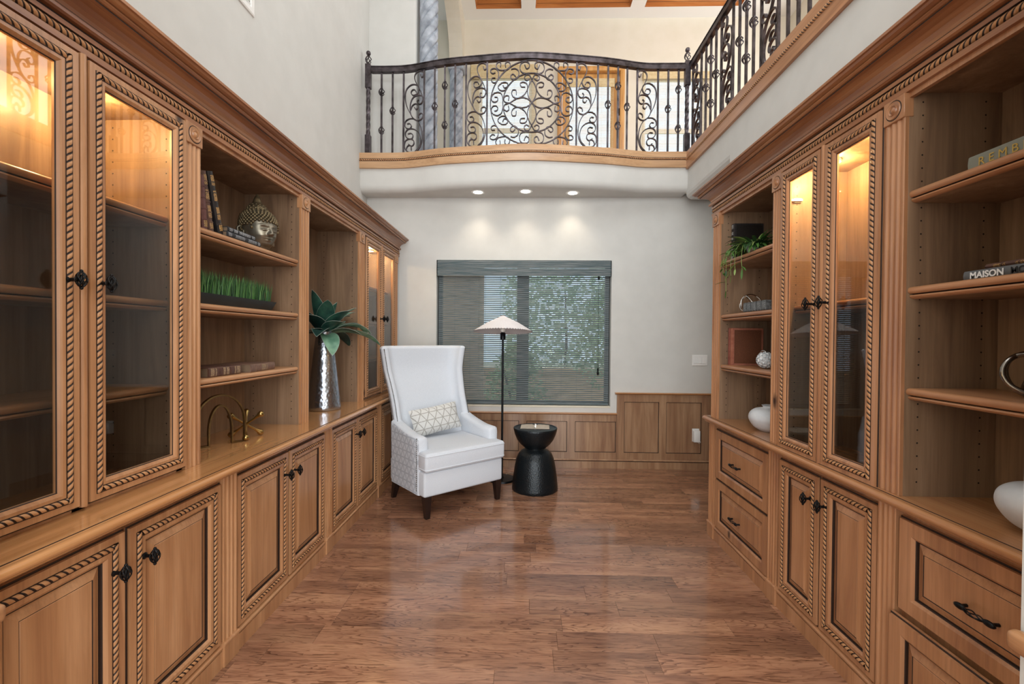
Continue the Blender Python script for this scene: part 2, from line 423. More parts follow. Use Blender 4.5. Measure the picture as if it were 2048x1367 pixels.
# curved balcony over the far end of the room
BX = [-1.72, -1.25, -.81, -.25, 0, .25, .77, 1.16, 1.40, XR]
BY = [4.558, 4.556, 4.452, 4.378, 4.362, 4.380, 4.455, 4.545, 4.556, 4.556]
BP = [(p.x, p.y) for p in smooth_path([(x, y, 0) for x, y in zip(BX, BY)], 8)]
def by(x):
    for i in range(len(BP)-1):
        if BP[i][0] <= x <= BP[i+1][0]:
            t = (x-BP[i][0])/(BP[i+1][0]-BP[i][0]+1e-9); return BP[i][1]+t*(BP[i+1][1]-BP[i][1])
    return BP[0][1] if x < BP[0][0] else BP[-1][1]
mb = MB(); rings = []
prof = [(.0, 3.24), (.0, 2.93), (.008, 2.895), (.028, 2.868), (.06, 2.858), (1, 2.858)]
for x, y in BP:
    rings.append([(x, (y+o if o < 1 else D+.01), z) for o, z in prof])
mb.loops(rings[::-1], wrap=False)
struct(mb.build('wall_balcony', WALLM, smooth=50), 'curved plaster front and soffit of the balcony')
mb = MB(); top = [(x, y, 3.245) for x, y in BP]+[(4, BP[-1][1], 3.245), (4, 7.1, 3.245), (-4, 7.1, 3.245), (-4, 4.9, 3.245), (-1.72, 4.9, 3.245)]
mb.add(top, [tuple(range(len(top)))]); mb.box(XR+.02, 4, .83, 4.6, 3.0, 3.245); mb.box(-4, 4, D+.17, 7.1, 3.0, 3.2)
struct(mb.build('floor_upper', TRIMX), 'upper hall floor behind the balcony railing')
# timber edge boards with a rope bead
tr = MB(); rings = []
for x, y in BP: rings.append([(x, y+.01, 3.092), (x, y-.022, 3.092), (x, y-.024, 3.095), (x, y-.024, 3.246), (x, y-.02, 3.25), (x, y+.05, 3.25)])
tr.loops(rings[::-1], wrap=False)
t1 = struct(tr.build('trim_1', EDGEW, smooth=40), 'curved honey-coloured wooden edge board under the front railing')
rp = MB()
for i in range(len(BP)-1):
    a = Vector((BP[i][0], BP[i][1]-.024, 3.176)); b = Vector((BP[i+1][0], BP[i+1][1]-.024, 3.176))
    rp.rope(a, b, (0, -1, 0), .010, .0195, th=5); rp.add([a+Vector((0, -.001, -.0135)), b+Vector((0, -.001, -.0135)), b+Vector((0, -.001, .0135)), a+Vector((0, -.001, .0135))], [(0, 1, 2, 3)], 1)
rp.build('rope_bead', [ROPEW, GLAZE], t1, smooth=60)
tr = MB().prism([(XR+.02, 3.075), (XR-.024, 3.075), (XR-.024, 3.246), (XR-.02, 3.25), (XR+.06, 3.25)], .83, 4.545, 'y')
t2 = struct(tr.build('trim_2', WOODRH), 'wooden edge board under the side railing')
MB().rope((XR-.024, .83, 3.168), (XR-.024, 4.54, 3.168), (-1, 0, 0), .011, .02, th=5).build('rope_bead', [ROPEW, GLAZE], t2, smooth=60)
# ceiling with timber coffers over the hall
CY0, CY1 = 5.2, 6.72
cof = [(-.76, -.085), (.125, 1.53), (1.74, 3.15)]
cl = MB(); cl.box(-4.15, 4.15, -4.25, CY0, CEIL, CEIL+.1); cl.box(-4.15, 4.15, CY1, 7.2, CEIL, CEIL+.1)
xs = [-4.15]+[c for p in cof for c in p]+[4.15]
for i in range(0, len(xs), 2): cl.box(xs[i], xs[i+1], CY0, CY1, CEIL, CEIL+.1)
ce = struct(cl.build('ceiling', WHITEP), 'white ceiling with wooden coffers over the upper hall')
for a, b in cof:
    mb = MB(); steps = [(0, 0), (0, .045), (.02, .055), (.02, .060), (.055, .085), (.055, .120), (.06, .125), (.10, .14), (.10, .145), (.17, .15)]
    rings = [[(a+i, CY0+i, CEIL+z), (b-i, CY0+i, CEIL+z), (b-i, CY1-i, CEIL+z), (a+i, CY1-i, CEIL+z)][::-1] for i, z in [(p+.002, q-.001) for p, q in steps]]
    mb.loops(rings, 0, cap1=True, mats=[0, 0, 1, 0, 0, 1, 0, 1, 0]); mb.build('coffer_panel', [COFF, GLAZE], ce)
# upper hall walls
def holes(mb, x0, x1, y0, y1, z0, z1, hs):
    x = x0
    for a, b, c, d in sorted(hs):
        mb.box(x, a, y0, y1, z0, z1)
        if c > z0: mb.box(a, b, y0, y1, z0, c)
        if d < z1: mb.box(a, b, y0, y1, d, z1)
        x = b
    mb.box(x, x1, y0, y1, z0, z1); return mb
HW = [(-.735, .085, 4.0, 5.45), (.52, 1.46, 3.25, 5.48), (1.80, 2.75, 4.0, 5.40)]
wall('wall_hall_back', holes(MB(), -4.1, 4.1, YB, YB+.15, 3.2, CEIL, HW), WALLC, 'cream back wall of the upper hall')
pm = soft(MB().box(XL-.05, -1.185, 4.80, 4.98, 3.2, CEIL), .03); pm.box(-4, XL-.05, 4.8, 4.98, 3.2, CEIL); pm.box(XL-.15, XL, D+.041, 4.799, 2.9, CEIL)
wall('wall_hall_pier', pm, WALLM, 'cream pier left of the balcony')
# arched wall on the left of the hall
ax0, ax1, ya, yb, zs = -1.165, -.965, 4.99, 6.74, 5.55
mb = MB(); A = []
for k in range(25):
    t = PI*k/24; A.append(((ya+yb)/2-math.cos(t)*(yb-ya)/2, zs+math.sin(t)*.62))
for x, fl in ((ax1, False), (ax0, True)):
    for k in range(24):
        (p, q), (r, w) = A[k], A[k+1]
        f = [(x, p, q), (x, r, w), (x, r, CEIL), (x, p, CEIL)]; mb.add(f, [(0, 1, 2, 3) if not fl else (3, 2, 1, 0)])
for k in range(24):
    (p, q), (r, w) = A[k], A[k+1]; mb.add([(ax0, p, q), (ax1, p, q), (ax1, r, w), (ax0, r, w)], [(3, 2, 1, 0)])
mb.box(ax0, ax1, 4.82, ya, zs, CEIL); mb.box(ax0, ax1, yb, YB, zs, CEIL)
wall('wall_hall_arch', mb, WALLC, 'cream arch between two twisted stone columns')
STONE = speck('grey_stone', '858b95', 'b4bac4', 9, .8, 0, .5, 40, .004)
def column(y, lab):
    t = thing('stone_column', lab, 'column', (-1.07, y, 3.245), group='twisted stone columns in the upper hall')
    def fr(a, h):
        p = ((a-h*8.4)*5/(2*PI)) % 1.0; p = min(p, 1-p); return 1.06-.26*math.exp(-(p/.085)**2)
    MB().lathe([(.094, .12+i*2.05/150) for i in range(151)], 50, fr=fr).build('shaft', STONE, t, smooth=35)
    MB().box(-.115, .115, -.1, .1, 0, .12, 0, .008).build('base', STONE, t)
    MB().box(-.118, .118, -.1, .1, 2.17, 2.305, 0, .008).build('capital', STONE, t)
column(4.885, 'nearer twisted grey stone column left of the upper hall arch')
column(6.84, 'farther twisted grey stone column at the far side of the arch')
SHADEL = speck('woven_shade_light', 'c9b184', 'd8c59c', 20, .8)
FRAMEW = flat('window_frame_bronze', '2b2724', .5)
def hall_window(n, a, b, c, d, lab):
    w = struct(thing('window_%d' % n, lab, 'window', ((a+b)/2, YB, c))); del w['category']
    h = (b-a)/2; H = d-c; mb = MB()
    mb.frame(-h, h, 0, H, [(0, -.02, 0), (0, .03, 0), (.045, .03, 0), (.045, -.02, 0)])
    mb.box(-.02, .02, -h+.04, h-.04, H*.42-.03, H*.42+.03)
    o = mb.build('window_frame', WHITEP, w); o.rotation_euler = (0, 0, -PI/2); o.location = (0, .09, 0)
    MB().box(-h+.03, h-.03, .10, .104, .03, H-.03).build('window_pane', WGLASS, w)
def shade(x0, x1, z0, z1, y, pitch, fill, m, lab, vz, group=None, proj=.05):
    t = thing('woven_shade', lab, 'window shade', ((x0+x1)/2, y, z0), group=group)
    h = (x1-x0)/2; mb = MB(); k = 0
    while k*pitch < z1-z0-vz*.5:
        z = k*pitch; mb.box(-h, h, -.0015, .0015, z, z+pitch*fill); k += 1
    part(mb.build('slats', m, t))
    mb = MB(); nn = max(3, int((x1-x0)/.16))
    for i in range(nn+1):
        x = -h+.01+(2*h-.02)*i/nn; mb.box(x-.0012, x+.0012, -.003, -.0015, 0, z1-z0)
    mb.build('strings', m, t)
    mb = MB(); q = int(vz/(.0205 if vz > .1 else .01))
    for i in range(q):
        za = z1-z0-vz+vz*i/q; mb.box(-h-.012, h+.012, -proj, -proj+.006, za+.001, za+vz/q-.001)
    mb.box(-h-.012, h+.012, -proj+.006, 0, z1-z0-.012, z1-z0); mb.box(-h-.012, -h-.006, -proj, 0, z1-z0-vz, z1-z0); mb.box(h+.006, h+.012, -proj, 0, z1-z0-vz, z1-z0)
    mb.build('valance', m, t)
    MB().box(-h, h, -.008, .006, -.012, .006).build('bottom_bar', m, t)
    return t
hall_window(2, *HW[0], 'left upper hall window behind the railing medallion')
hall_window(3, *HW[2], 'right upper hall window behind the balcony corner')
shade(-.85, .155, 4.0, 5.545, YB-.03, .022, .30, SHADEL, 'pale woven shade on the left upper window, behind the railing medallion', .21)
shade(1.78, 2.80, 4.0, 5.42, YB-.03, .022, .30, SHADEL, 'pale woven shade on the right upper window, behind the balcony corner', .11)
dr = struct(thing('door_1', 'honey-coloured glazed wooden door in the upper hall', 'door', (.99, YB, 3.245))); del dr['category']
mb = MB().frame(-.51, .51, 0, 2.28, [(0, 0, 0), (0, .05, 0), (.02, .055, 0), (.065, .05, 0), (.07, .03, 0), (.07, -.08, 0)])
o = mb.build('door_casing', OAK, dr); o.rotation_euler = (0, 0, -PI/2)
mb = MB().frame(-.43, .43, 0, 2.2, [(0, -.03, 0), (0, .015, 0), (.105, .015, 0), (.115, .0, 0), (.115, -.03, 0)])
o = mb.build('door_leaf', OAK, dr); o.rotation_euler = (0, 0, -PI/2); o.location = (0, .04, 0)
MB().box(-.34, .34, .05, .054, .1, 2.1).build('door_pane', WGLASS, dr)
for z in (.45, 1.55):
    MB().tube([(.435, -.015, z), (.435, -.015, z+.1)], .012, 8).build('hinge', IRONB, dr)
shade(.62, 1.34, 3.35, 5.34, YB-.02, .022, .30, SHADEL, 'pale woven shade hanging on the glazed upper hall door', .13, proj=.03)

# ------------------------------------------------------------------ main window
w1 = struct(thing('window_1', 'wide window in the back wall behind the woven shade', 'window', (0, D, WZ0))); del w1['category']
mb = MB()
mb.box(WX0, WX1, .095, .15, 0, .055); mb.box(WX0, WX1, .095, .15, WZ1-WZ0-.05, WZ1-WZ0)
for a, b in ((WX0, WX0+.045), (-.083, .047), (WX1-.045, WX1)): mb.box(a, b, .095, .15, .055, WZ1-WZ0-.05)
mb.build('window_frame', FRAMEW, w1)
for a, b in ((WX0+.04, -.08), (.045, WX1-.04)): MB().box(a, b, .118, .122, .05, WZ1-WZ0-.045).build('window_pane', WGLASS, w1)
MB().box(WX0, WX1, 0, .1, -.0, .018, 0, .004).build('window_sill', WALLC, w1)
def woven(name, c1, c2, tr):
    m = speck(name, c1, c2, 1.0, .75, sc=(6, 60, 130)); nt = m.node_tree; b = nt.nodes['Principled BSDF']; o = nt.nodes['Material Output']
    t = N(nt, 'ShaderNodeBsdfTranslucent'); t.inputs['Color'].default_value = lin(c2); mx = N(nt, 'ShaderNodeMixShader'); mx.inputs[0].default_value = tr
    L(nt, b.outputs[0], mx.inputs[1]); L(nt, t.outputs[0], mx.inputs[2]); L(nt, mx.outputs[0], o.inputs['Surface']); return m
SHADED = woven('woven_shade_dark', '5d7075', '92989a', .35)
sh = shade(-.925, .900, .672, 2.19, D+.035, .0203, .76, SHADED, 'dark grey-green woven wood shade covering the wide back window', .165, proj=.06)
mb = MB().tube([(.80, -.014, .38), (.80, -.014, 1.36)], .0016, 5); mb.build('pull_cord', IRONB, sh)
MB().lathe([(.002, 0), (.011, .012), (.013, .03), (.006, .045), (.009, .055), (.009, .075), (.002, .08)], 10, (.80, -.014, .305)).build('cord_tassel', IRONB, sh)
MB().lathe([(.004, 0), (.011, .01), (.011, .03), (.004, .035)], 10, (.80, -.014, 1.325)).build('cord_lock', IRONB, sh)
# what stands outside the window
GRASSG = speck('garden_ground', 'a9a78e', 'c4bfa6', 3, .9)
MB().box(-14, 14, D+.4, 30, -.35, -.3).build('garden_ground', GRASSG)
bpy.data.objects['garden_ground']['kind'] = 'structure'
STUC = speck('patio_stucco', 'dcb592', 'e6c4a2', 4, .9)
def pillar(x, y, w, h, lab):
    t = thing('patio_pillar', lab, 'pillar', (x, y, -.3)); MB().box(-w/2, w/2, -w/2, w/2, .15, h, 0, .02).build('shaft', STUC, t); MB().box(-w/2-.05, w/2+.05, -w/2-.05, w/2+.05, 0, .15, 0, .01).build('base', STUC, t); MB().box(-w/2-.06, w/2+.06, -w/2-.06, w/2+.06, h, h+.18, 0, .02).build('capital', STUC, t)
pillar(-.95, 6.4, .68, 3.4, 'tan stucco patio pillar outside the left half of the window')
pw = thing('patio_wall', 'low tan garden wall outside the window', 'wall', (0, 9.6, -.3)); MB().box(-8, 8, -.1, .1, 0, .95, 0, .01).build('wall_body', STUC, pw); MB().box(-8, 8, -.14, .14, .95, 1.02, 0, .01).build('coping', STUC, pw)
LEAFG = speck('shrub_leaf', '9dbb84', 'cfe2ae', 3, .6, jitter=3); BARK = flat('bark', '4c3a2a', .9)
def shrub(x, y, h, r, n, lab, z=-.3):
    t = thing('garden_shrub', lab, 'shrub', (x, y, z)); mb = MB(); rnd = random.Random(int(x*100)+7)
    for i in range(n):
        a = rnd.uniform(0, 2*PI); u = rnd.random()**.5; zz = rnd.uniform(.25, 1)*h; rr = r*u*math.sin(PI*min(.97, .15+.8*zz/h))
        c = Vector((rr*math.cos(a), rr*math.sin(a), zz)); d = Vector((rnd.uniform(-1, 1), rnd.uniform(-1, 1), rnd.uniform(-.6, .8))).normalized()
        s = d.cross(Vector((rnd.uniform(-1, 1), rnd.uniform(-1, 1), 1))).normalized()
        ln = rnd.uniform(.08, .16); mb.add([c, c+d*ln*.5+s*ln*.22, c+d*ln, c+d*ln*.5-s*ln*.22], [(0, 1, 2, 3)])
    part(mb.build('foliage', LEAFG, t))
    for i in range(5):
        a = i*1.26; MB().tube([(0, 0, 0), (.1*r*math.cos(a), .1*r*math.sin(a), h*.3), (.5*r*math.cos(a), .5*r*math.sin(a), h*.8)], [.03, .022, .008], 6).build('stem', BARK, t)
shrub(1.85, 8.3, 3.0, .95, 2600, 'tall leafy shrub outside the right half of the window')
shrub(-.15, 8.0, 1.5, .6, 1300, 'shorter leafy shrub beside the tall one outside the window')
hd = thing('garden_hedge', 'tall pale green hedge beyond the low garden wall', 'hedge', (3.6, 12.2, -.3)); mb = MB(); rnd = random.Random(4)
for i in range(9000):
    c = Vector((rnd.uniform(-4.15, 5), rnd.uniform(-.35, .35), rnd.uniform(0, 3.5+.5*math.sin(i)))); d = Vector((rnd.uniform(-1, 1), rnd.uniform(-1, .2), rnd.uniform(-.6, .8))).normalized(); s = d.cross(Vector((rnd.uniform(-1, 1), rnd.uniform(-1, 1), 1))).normalized(); ln = rnd.uniform(.12, .26)
    mb.add([c, c+d*ln*.5+s*ln*.3, c+d*ln, c+d*ln*.5-s*ln*.3], [(0, 1, 2, 3)])
part(mb.build('foliage', speck('hedge_leaf', 'c2d8bd', 'e6f0dd', 2, .7), hd))
for i in range(8): MB().tube([(-3.6+i*1.1, 0, 0), (-3.55+i*1.1, .05, 1.6), (-3.6+i*1.1, 0, 3.0)], [.05, .035, .012], 6).build('stem', BARK, hd)

# ------------------------------------------------------------------ wainscot on the back wall
def wains(name, x0, x1, zc, panels, zb, zt, lab, yf=D-.012, over=0.0, base=False):
    w = struct(thing(name, lab, 'wainscot', (0, D, 0))); del w['category']
    y0 = yf-D
    mb = MB(); z0 = .085; st = [x0]+[q for p in panels for q in p]+[x1]
    for i in range(0, len(st), 2): mb.box(st[i], st[i+1], y0-.012, 0, z0, zc-.02)
    for a, b in panels: mb.box(a, b, y0-.012, 0, z0, zb); mb.box(a, b, y0-.012, 0, zt, zc-.02)
    mb.build('frame', INWX, w)
    for a, b in panels:
        MB().box(a, b, y0-.002, 0, zb, zt).build('panel', INWX, w)
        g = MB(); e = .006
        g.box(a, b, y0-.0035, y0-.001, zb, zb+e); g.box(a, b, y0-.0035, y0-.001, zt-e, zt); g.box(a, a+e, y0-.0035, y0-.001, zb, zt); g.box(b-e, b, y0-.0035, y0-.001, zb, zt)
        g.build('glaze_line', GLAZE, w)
    MB().prism([(0, zc-.02), (y0-.014, zc-.02), (y0-.03-over, zc-.012), (y0-.036-over, zc-.006), (y0-.034-over, zc), (0, zc)], x0-.02, x1, 'x').build('cap_rail', TRIMX, w)
    MB().box(x0, x1, y0-.024, 0, 0, .072).build('baseboard', INWX, w); MB().prism([(0, .078), (y0-.02, .078), (y0-.026, .084), (y0-.014, .094), (0, .094)], x0, x1, 'x').build('base_bead', INWX, w)
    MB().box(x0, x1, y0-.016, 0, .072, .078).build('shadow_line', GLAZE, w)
wains('trim_3', .985, XH-.002, .802, [(1.062, 1.427), (1.502, 1.870)], .165, .705, 'brown panelled wainscot right of the window')
wains('trim_4', -1.24, .983, .583, [(-1.1, -.76), (-.68, -.05), (.032, .462), (.544, .975)], .165, .492, 'low brown panelled wainscot under the window')
# cased opening beside the back wall
cs = struct(thing('door_2', 'wooden door casing at the back right corner', 'casing', (XH, 4.70, 0))); del cs['category']
MB().box(-.022, 0, -.09, 0, .0, 2.09, 0, .003).build('door_casing', INWX, cs); MB().box(-.028, 0, -.1, .01, 2.09, 2.2, 0, .004).build('corner_block', INWX, cs)
# chair rail noses at the front opening
for n, x, s in ((5, 1.036, -1), (6, -1.17, 1)):
    mb = soft(MB().box(min(x, x+s*.034), max(x, x+s*.034), .80, .953, .742, .786), .014, 3)
    struct(mb.build('trim_%d' % n, WOODH, smooth=60), 'wooden chair rail nose on the %s side of the front opening' % ('right' if s < 0 else 'left'))
# recessed lights in the soffit
for x, y, lab in ((-.487, 4.575, 'left'), (0.0, 4.55, 'middle'), (.482, 4.60, 'right')):
    t = thing('recessed_light', '%s of the three recessed lights in the balcony soffit' % lab, 'light', (x, y, 2.858), group='recessed lights in the soffit')
    MB().lathe([(.048, -.002), (.066, -.005), (.070, -.001), (.070, .002), (.048, .002)], 28).build('trim_ring', WHITEP, t)
    MB().lathe([(.0005, -.0032), (.047, -.0032), (.047, -.001)], 24).build('lens', LAMPW, t)
    d = bpy.data.lights.new('soffit_spot', 'SPOT'); d.energy = 9; d.color = (1, .86, .66); d.spot_size = 1.7; d.spot_blend = .9; d.shadow_soft_size = .05
    o = bpy.data.objects.new('soffit_spot', d); COL.objects.link(o); o.parent = t; o.location = (0, 0, -.03)
# light switch, plug-in device, wall vent
sw = thing('light_switch', 'white three-gang light switch plate on the back wall', 'light switch', (1.852, D, 1.15))
soft(MB().box(-.08, .08, -.007, 0, -.057, .057), .004, 2).build('plate', PLASTIC, sw)
for k in (-1, 0, 1):
    MB().box(k*.046-.0165, k*.046+.0165, -.0085, -.006, -.033, .033).build('rocker_frame', PLASTIC, sw); MB().prism([(-.006, -.03), (-.013, -.03), (-.008, .03), (-.006, .03)], k*.046-.014, k*.046+.014, 'x').build('rocker', PLASTIC, sw)
ol = thing('plug_in_device', 'white plug-in device on the wainscot beside the drawers', 'plug', (1.812, D-.016, .355))
soft(MB().box(-.034, .034, -.05, 0, -.062, .062), .008, 2).build('housing', PLASTIC, ol, smooth=40)
MB().box(-.036, .036, -.006, 0, -.06, .075).build('wall_plate', PLASTIC, ol)
MB().tube(smooth_path([(.01, -.025, -.06), (.03, -.025, -.075), (.045, -.02, -.065), (.04, -.02, -.05)], 5), .002, 6).build('cord', PLASTIC, ol)
vt = thing('air_vent', 'white slatted air vent high on the left wall', 'air vent', (XL, 2.47, 3.55), group=None)
m = MB().frame(-.28, .28, -.2, .2, [(0, 0, 0), (0, .008, 0), (.008, .012, 0), (.035, .012, 0), (.04, .004, 0)]); m.build('frame', PLASTIC, vt)
for i in range(11): MB().prism([(.001, 0), (.010, .012), (.010, .014), (.001, .004)], -.24, .24, 'y').build('slat', PLASTIC, vt, (0, 0, -.16+i*.03))
# ------------------------------------------------------------------ cabinetry (local frame: x out of the face, y along the run, z up)
def knob(parent, side, v, u, z):
    mb = MB(); n = 7
    mb.lathe([(.011, 0), (.011, .003), (.006, .006), (.005, .02), (.006, .026)], 10, (v, u, z), axis='x')
    cv = v+.036
    for s in (1, -1):
        for k in range(5):
            pts = []
            for i in range(9):
                t = i/8; rr = .0145*math.sin(PI*t)**.8+.0012; a = 2*PI*k/5+s*1.9*t
                pts.append((cv+rr*.8*math.cos(a), u+rr*math.sin(a), z-.024+.048*t))
            mb.tube(pts, .0019, 5)
    mb.ball((cv, u, z-.025), .005, 8, 5); mb.ball((cv, u, z+.025), .005, 8, 5); mb.tube([(cv-.012, u, z), (cv+.004, u, z)], .004, 6); mb.ball((cv, u, z), .006, 8, 5, sc=(1, 1, 2.6))
    return mb.build('knob', IRONB, parent, side=side, smooth=50, label='black iron birdcage knob')
def pull(parent, side, v, u, z, ln=.115):
    mb = MB(); h = ln/2
    for s in (-1, 1):
        mb.tube([(v, u+s*(h-.012), z), (v+.022, u+s*(h-.014), z)], .005, 7)
        mb.ball((v+.024, u+s*(h-.016), z), .019, 10, 7, sc=(.42, 1, .48))
    for k in range(4):
        pts = []
        for i in range(11):
            t = i/10; rr = .007*math.sin(PI*t)+.0015; a = 2*PI*k/4+3.2*t
            pts.append((v+.026+rr*math.cos(a), u-h+.025+(ln-.05)*t, z+rr*math.sin(a)))
        mb.tube(pts, .002, 5)
    return mb.build('drawer_pull', IRONB, parent, side=side, smooth=50, label='black iron birdcage pull')
def door(parent, side, u0, u1, z0, z1, v, wv, glass=False, ropei=.040, w=.076, kn=None, rope=True, drawer=False):
    T = .022
    steps = [(0, v, 0), (0, v+.011, 0), (.003, v+.013, 1), (.006, v+.013, 1), (.007, v+T, 0), (w-.012, v+T, 0), (w-.008, v+T-.003, 0), (w-.003, v+T-.008, 0), (w, v+T-.010, 1), (w, v+.004, 1 if not glass else 0)]
    nm = 'drawer_front' if drawer else ('glass_door' if glass else 'door')
    d = MB().frame(u0, u1, z0, z1, steps).build(nm, [wv, GLAZE], parent, side=side)
    if glass:
        MB().box(v+.004, v+.007, u0+w-.004, u1-w+.004, z0+w-.004, z1-w+.004).build('glass_pane', GLASS, d, side=side)
    else:
        pw = w-.001
        st = [(pw, v+.006, 0), (pw+.005, v+.0065, 1), (pw+.009, v+.0075, 0), (pw+.030, v+.0165, 0), (pw+.0325, v+.0150, 1), (pw+.034, v+.0165, 0)]
        MB().frame(u0, u1, z0, z1, st, fill=True).build('raised_panel', [wv, GLAZE], d, side=side)
    if rope:
        i = ropei; r = .0085; x = v+T-.001; mb = MB()
        mb.rope((x, u0+i, z0+i-r), (x, u0+i, z1-i+r), (1, 0, 0), r, .0205); mb.rope((x, u1-i, z0+i-r), (x, u1-i, z1-i+r), (1, 0, 0), r, .0205)
        mb.rope((x, u0+i+r, z0+i), (x, u1-i-r, z0+i), (1, 0, 0), r, .0205); mb.rope((x, u0+i+r, z1-i), (x, u1-i-r, z1-i), (1, 0, 0), r, .0205)
        for a, b, c, e in ((u0+i-r*1.25, u0+i+r*1.25, z0+i-r*1.25, z1-i+r*1.25), (u1-i-r*1.25, u1-i+r*1.25, z0+i-r*1.25, z1-i+r*1.25), (u0+i, u1-i, z0+i-r*1.25, z0+i+r*1.25), (u0+i, u1-i, z1-i-r*1.25, z1-i+r*1.25)):
            mb.box(x-.002, x+.0018, a, b, c, e, 1)
        mb.build('rope_moulding', [ROPEW, GLAZE], d, side=side, smooth=70)
    if kn: knob(d, side, v+T, *kn)
    return d
def flute_prof(u0, u1, v0, dep, nf=3):
    w = u1-u0; m = w*.11; fw = (w-2*m)/(nf+(nf-1)*.28); P = [(v0, u0), (v0+dep, u0)]
    P = [(v0-.0, u0), (v0+dep-.002, u0), (v0+dep, u0+.002)]
    for k in range(nf):
        a = u0+m+k*fw*1.28
        for j in range(7):
            t = j/6; P.append((v0+dep-math.sin(PI*t)*fw*.36, a+fw*t))
    P += [(v0+dep, u1-.002), (v0+dep-.002, u1), (v0, u1)]
    return P
def pilaster(parent, side, u0, u1, z0, z1, v0, dep, wv, nf=3):
    return MB().prism(flute_prof(u0, u1, v0, dep, nf), z0, z1, 'z').build('pilaster', wv, parent, side=side, smooth=35)
def rosette(parent, side, u0, u1, z0, z1, v0, dep, wv):
    mb = MB().box(v0, v0+dep, u0-.003, u1+.003, z0, z1, 0, .002)
    u, z = (u0+u1)/2, (z0+z1)/2; R = min(u1-u0, z1-z0)*.42
    pr = [(R, dep), (R*.99, dep+.0005), (R*.90, dep+.001), (R*.84, dep+.004), (R*.66, dep+.002), (R*.52, dep+.0025), (R*.46, dep+.006), (R*.34, dep+.003), (R*.24, dep+.007), (.0005, dep+.009)]
    mb.lathe(pr, 28, (v0, u, z), axis='x', mats=[1, 1, 0, 0, 0, 0, 0, 0, 0, 0])
    return mb.build('rosette_block', [wv, GLAZE], parent, side=side, smooth=40)
def shelf(parent, side, u0, u1, z, vf, vb, wv, name='shelf'):
    pr = [(vb, z), (vf-.012, z)]
    for k in range(1, 8):
        a = PI/2-PI*k/8; pr.append((vf-.012+.0125*math.cos(a), z-.0125+.0125*math.sin(a)))
    i0 = len(pr)
    pr += [(vf-.014, z-.025), (vf-.017, z-.027), (vf-.008, z-.0285), (vf-.006, z-.033), (vf-.010, z-.038), (vf-.020, z-.042), (vb, z-.042)]
    mats = [0]*len(pr); mats[i0-1] = 1; mats[i0] = 1; mats[-2] = 2  # underside in darker veneer, standing for the shade below the shelf
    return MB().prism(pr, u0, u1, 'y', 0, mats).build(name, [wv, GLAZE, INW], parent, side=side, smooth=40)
def pinholes(parent, side, us, z0, z1, vf, vb):
    mb = MB()
    for u, s in us:
        for v in (vf-.045, vb+.06):
            z = z0+.05
            while z < z1-.03:
                ring = [(v+.0032*math.cos(k*PI/3), u+s*.0004, z+.0032*math.sin(k*PI/3)) for k in range(6)]
                mb.add(ring, [tuple(range(6)) if s < 0 else tuple(range(6))[::-1]]); z += .045
    return part(mb.build('pin_holes', DARKHOLE, parent, side=side))
def carcass(parent, side, u0, u1, z0, z1, vb, vf, top=True, holes_=True):
    """interior lining between u0 and u1."""
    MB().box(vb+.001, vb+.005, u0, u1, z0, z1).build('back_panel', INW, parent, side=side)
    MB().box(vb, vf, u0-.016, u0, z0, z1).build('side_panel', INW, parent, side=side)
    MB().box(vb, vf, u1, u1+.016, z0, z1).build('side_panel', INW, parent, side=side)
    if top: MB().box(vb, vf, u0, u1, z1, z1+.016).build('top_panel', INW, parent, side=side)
    if holes_: pinholes(parent, side, [(u0, 1), (u1, -1)], z0, z1, vf, vb)
ZC = .84; ZT = 2.226
def base_unit(side, X, y0, y1, lab, doors=(), pil=(), drawers=(), vb=-.40, wv=WOODV, kns=(), loc0=None, plinth=()):
    t = thing('base_cabinet', lab, 'cabinet', (X, y0, 0)); S = side
    MB().box(vb, -.001, 0, y1-y0, .10, .798).build('carcass', wv, t, side=S)
    q = 0
    for (a, b), k in zip(doors, kns): door(t, S, a-y0, b-y0, .094, .770, 0, wv, kn=(k-y0, .652))
    for a, b in pil:
        pilaster(t, S, a-y0, b-y0, .10, .798, -.003, .03, wv)
        mb = MB().box(vb, .034, a-y0-.005, b-y0+.005, 0, .088, 0, .0015); mb.prism([(0, .088), (.034, .088), (.037, .091), (.036, .097), (.031, .102), (0, .102)], a-y0-.006, b-y0+.006, 'y'); mb.build('plinth_block', wv, t, side=S)
    for a, b, c, d, out in drawers:
        dd = door(t, S, a-y0, b-y0, c, d, out, wv, rope=False, drawer=True, w=.066)
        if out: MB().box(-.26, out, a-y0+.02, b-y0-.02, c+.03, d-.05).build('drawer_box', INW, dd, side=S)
        pull(dd, S, out+.017, (a+b)/2-y0+(.0 if side > 0 else .03), (c+d)/2-.01)
    for a, b in plinth:
        MB().prism([(vb, 0), (.026, 0), (.026, .070), (vb, .070)], a-y0, b-y0, 'y').build('toe_board', wv, t, side=S)
        MB().prism([(vb, .0705), (.022, .0705), (.022, .074), (.020, .075), (.027, .076), (.028, .084), (.023, .089), (.012, .092), (vb, .092)], a-y0, b-y0, 'y', 0, [0, 1, 1, 0, 0, 0, 0, 0, 0]).build('toe_bead', [WOODH if side > 0 else WOODRH, GLAZE], t, side=S)
    return t
XBL = -1.264; VBL = XL-XBL+.002
base_unit(1, XBL, .955, 1.893, 'nearest base cabinet on the left with two rope-edged doors', [(.96, 1.361), (1.366, 1.803)], [(1.805, 1.893)], kns=(1.318, 1.425), vb=VBL, plinth=[(.955, 1.80)])
base_unit(1, XBL, 1.894, 2.850, 'left base cabinet below the arch and jack ornaments', [(1.898, 2.327), (2.332, 2.763)], [(2.765, 2.850)], kns=(2.285, 2.375), vb=VBL, plinth=[(1.895, 2.76)])
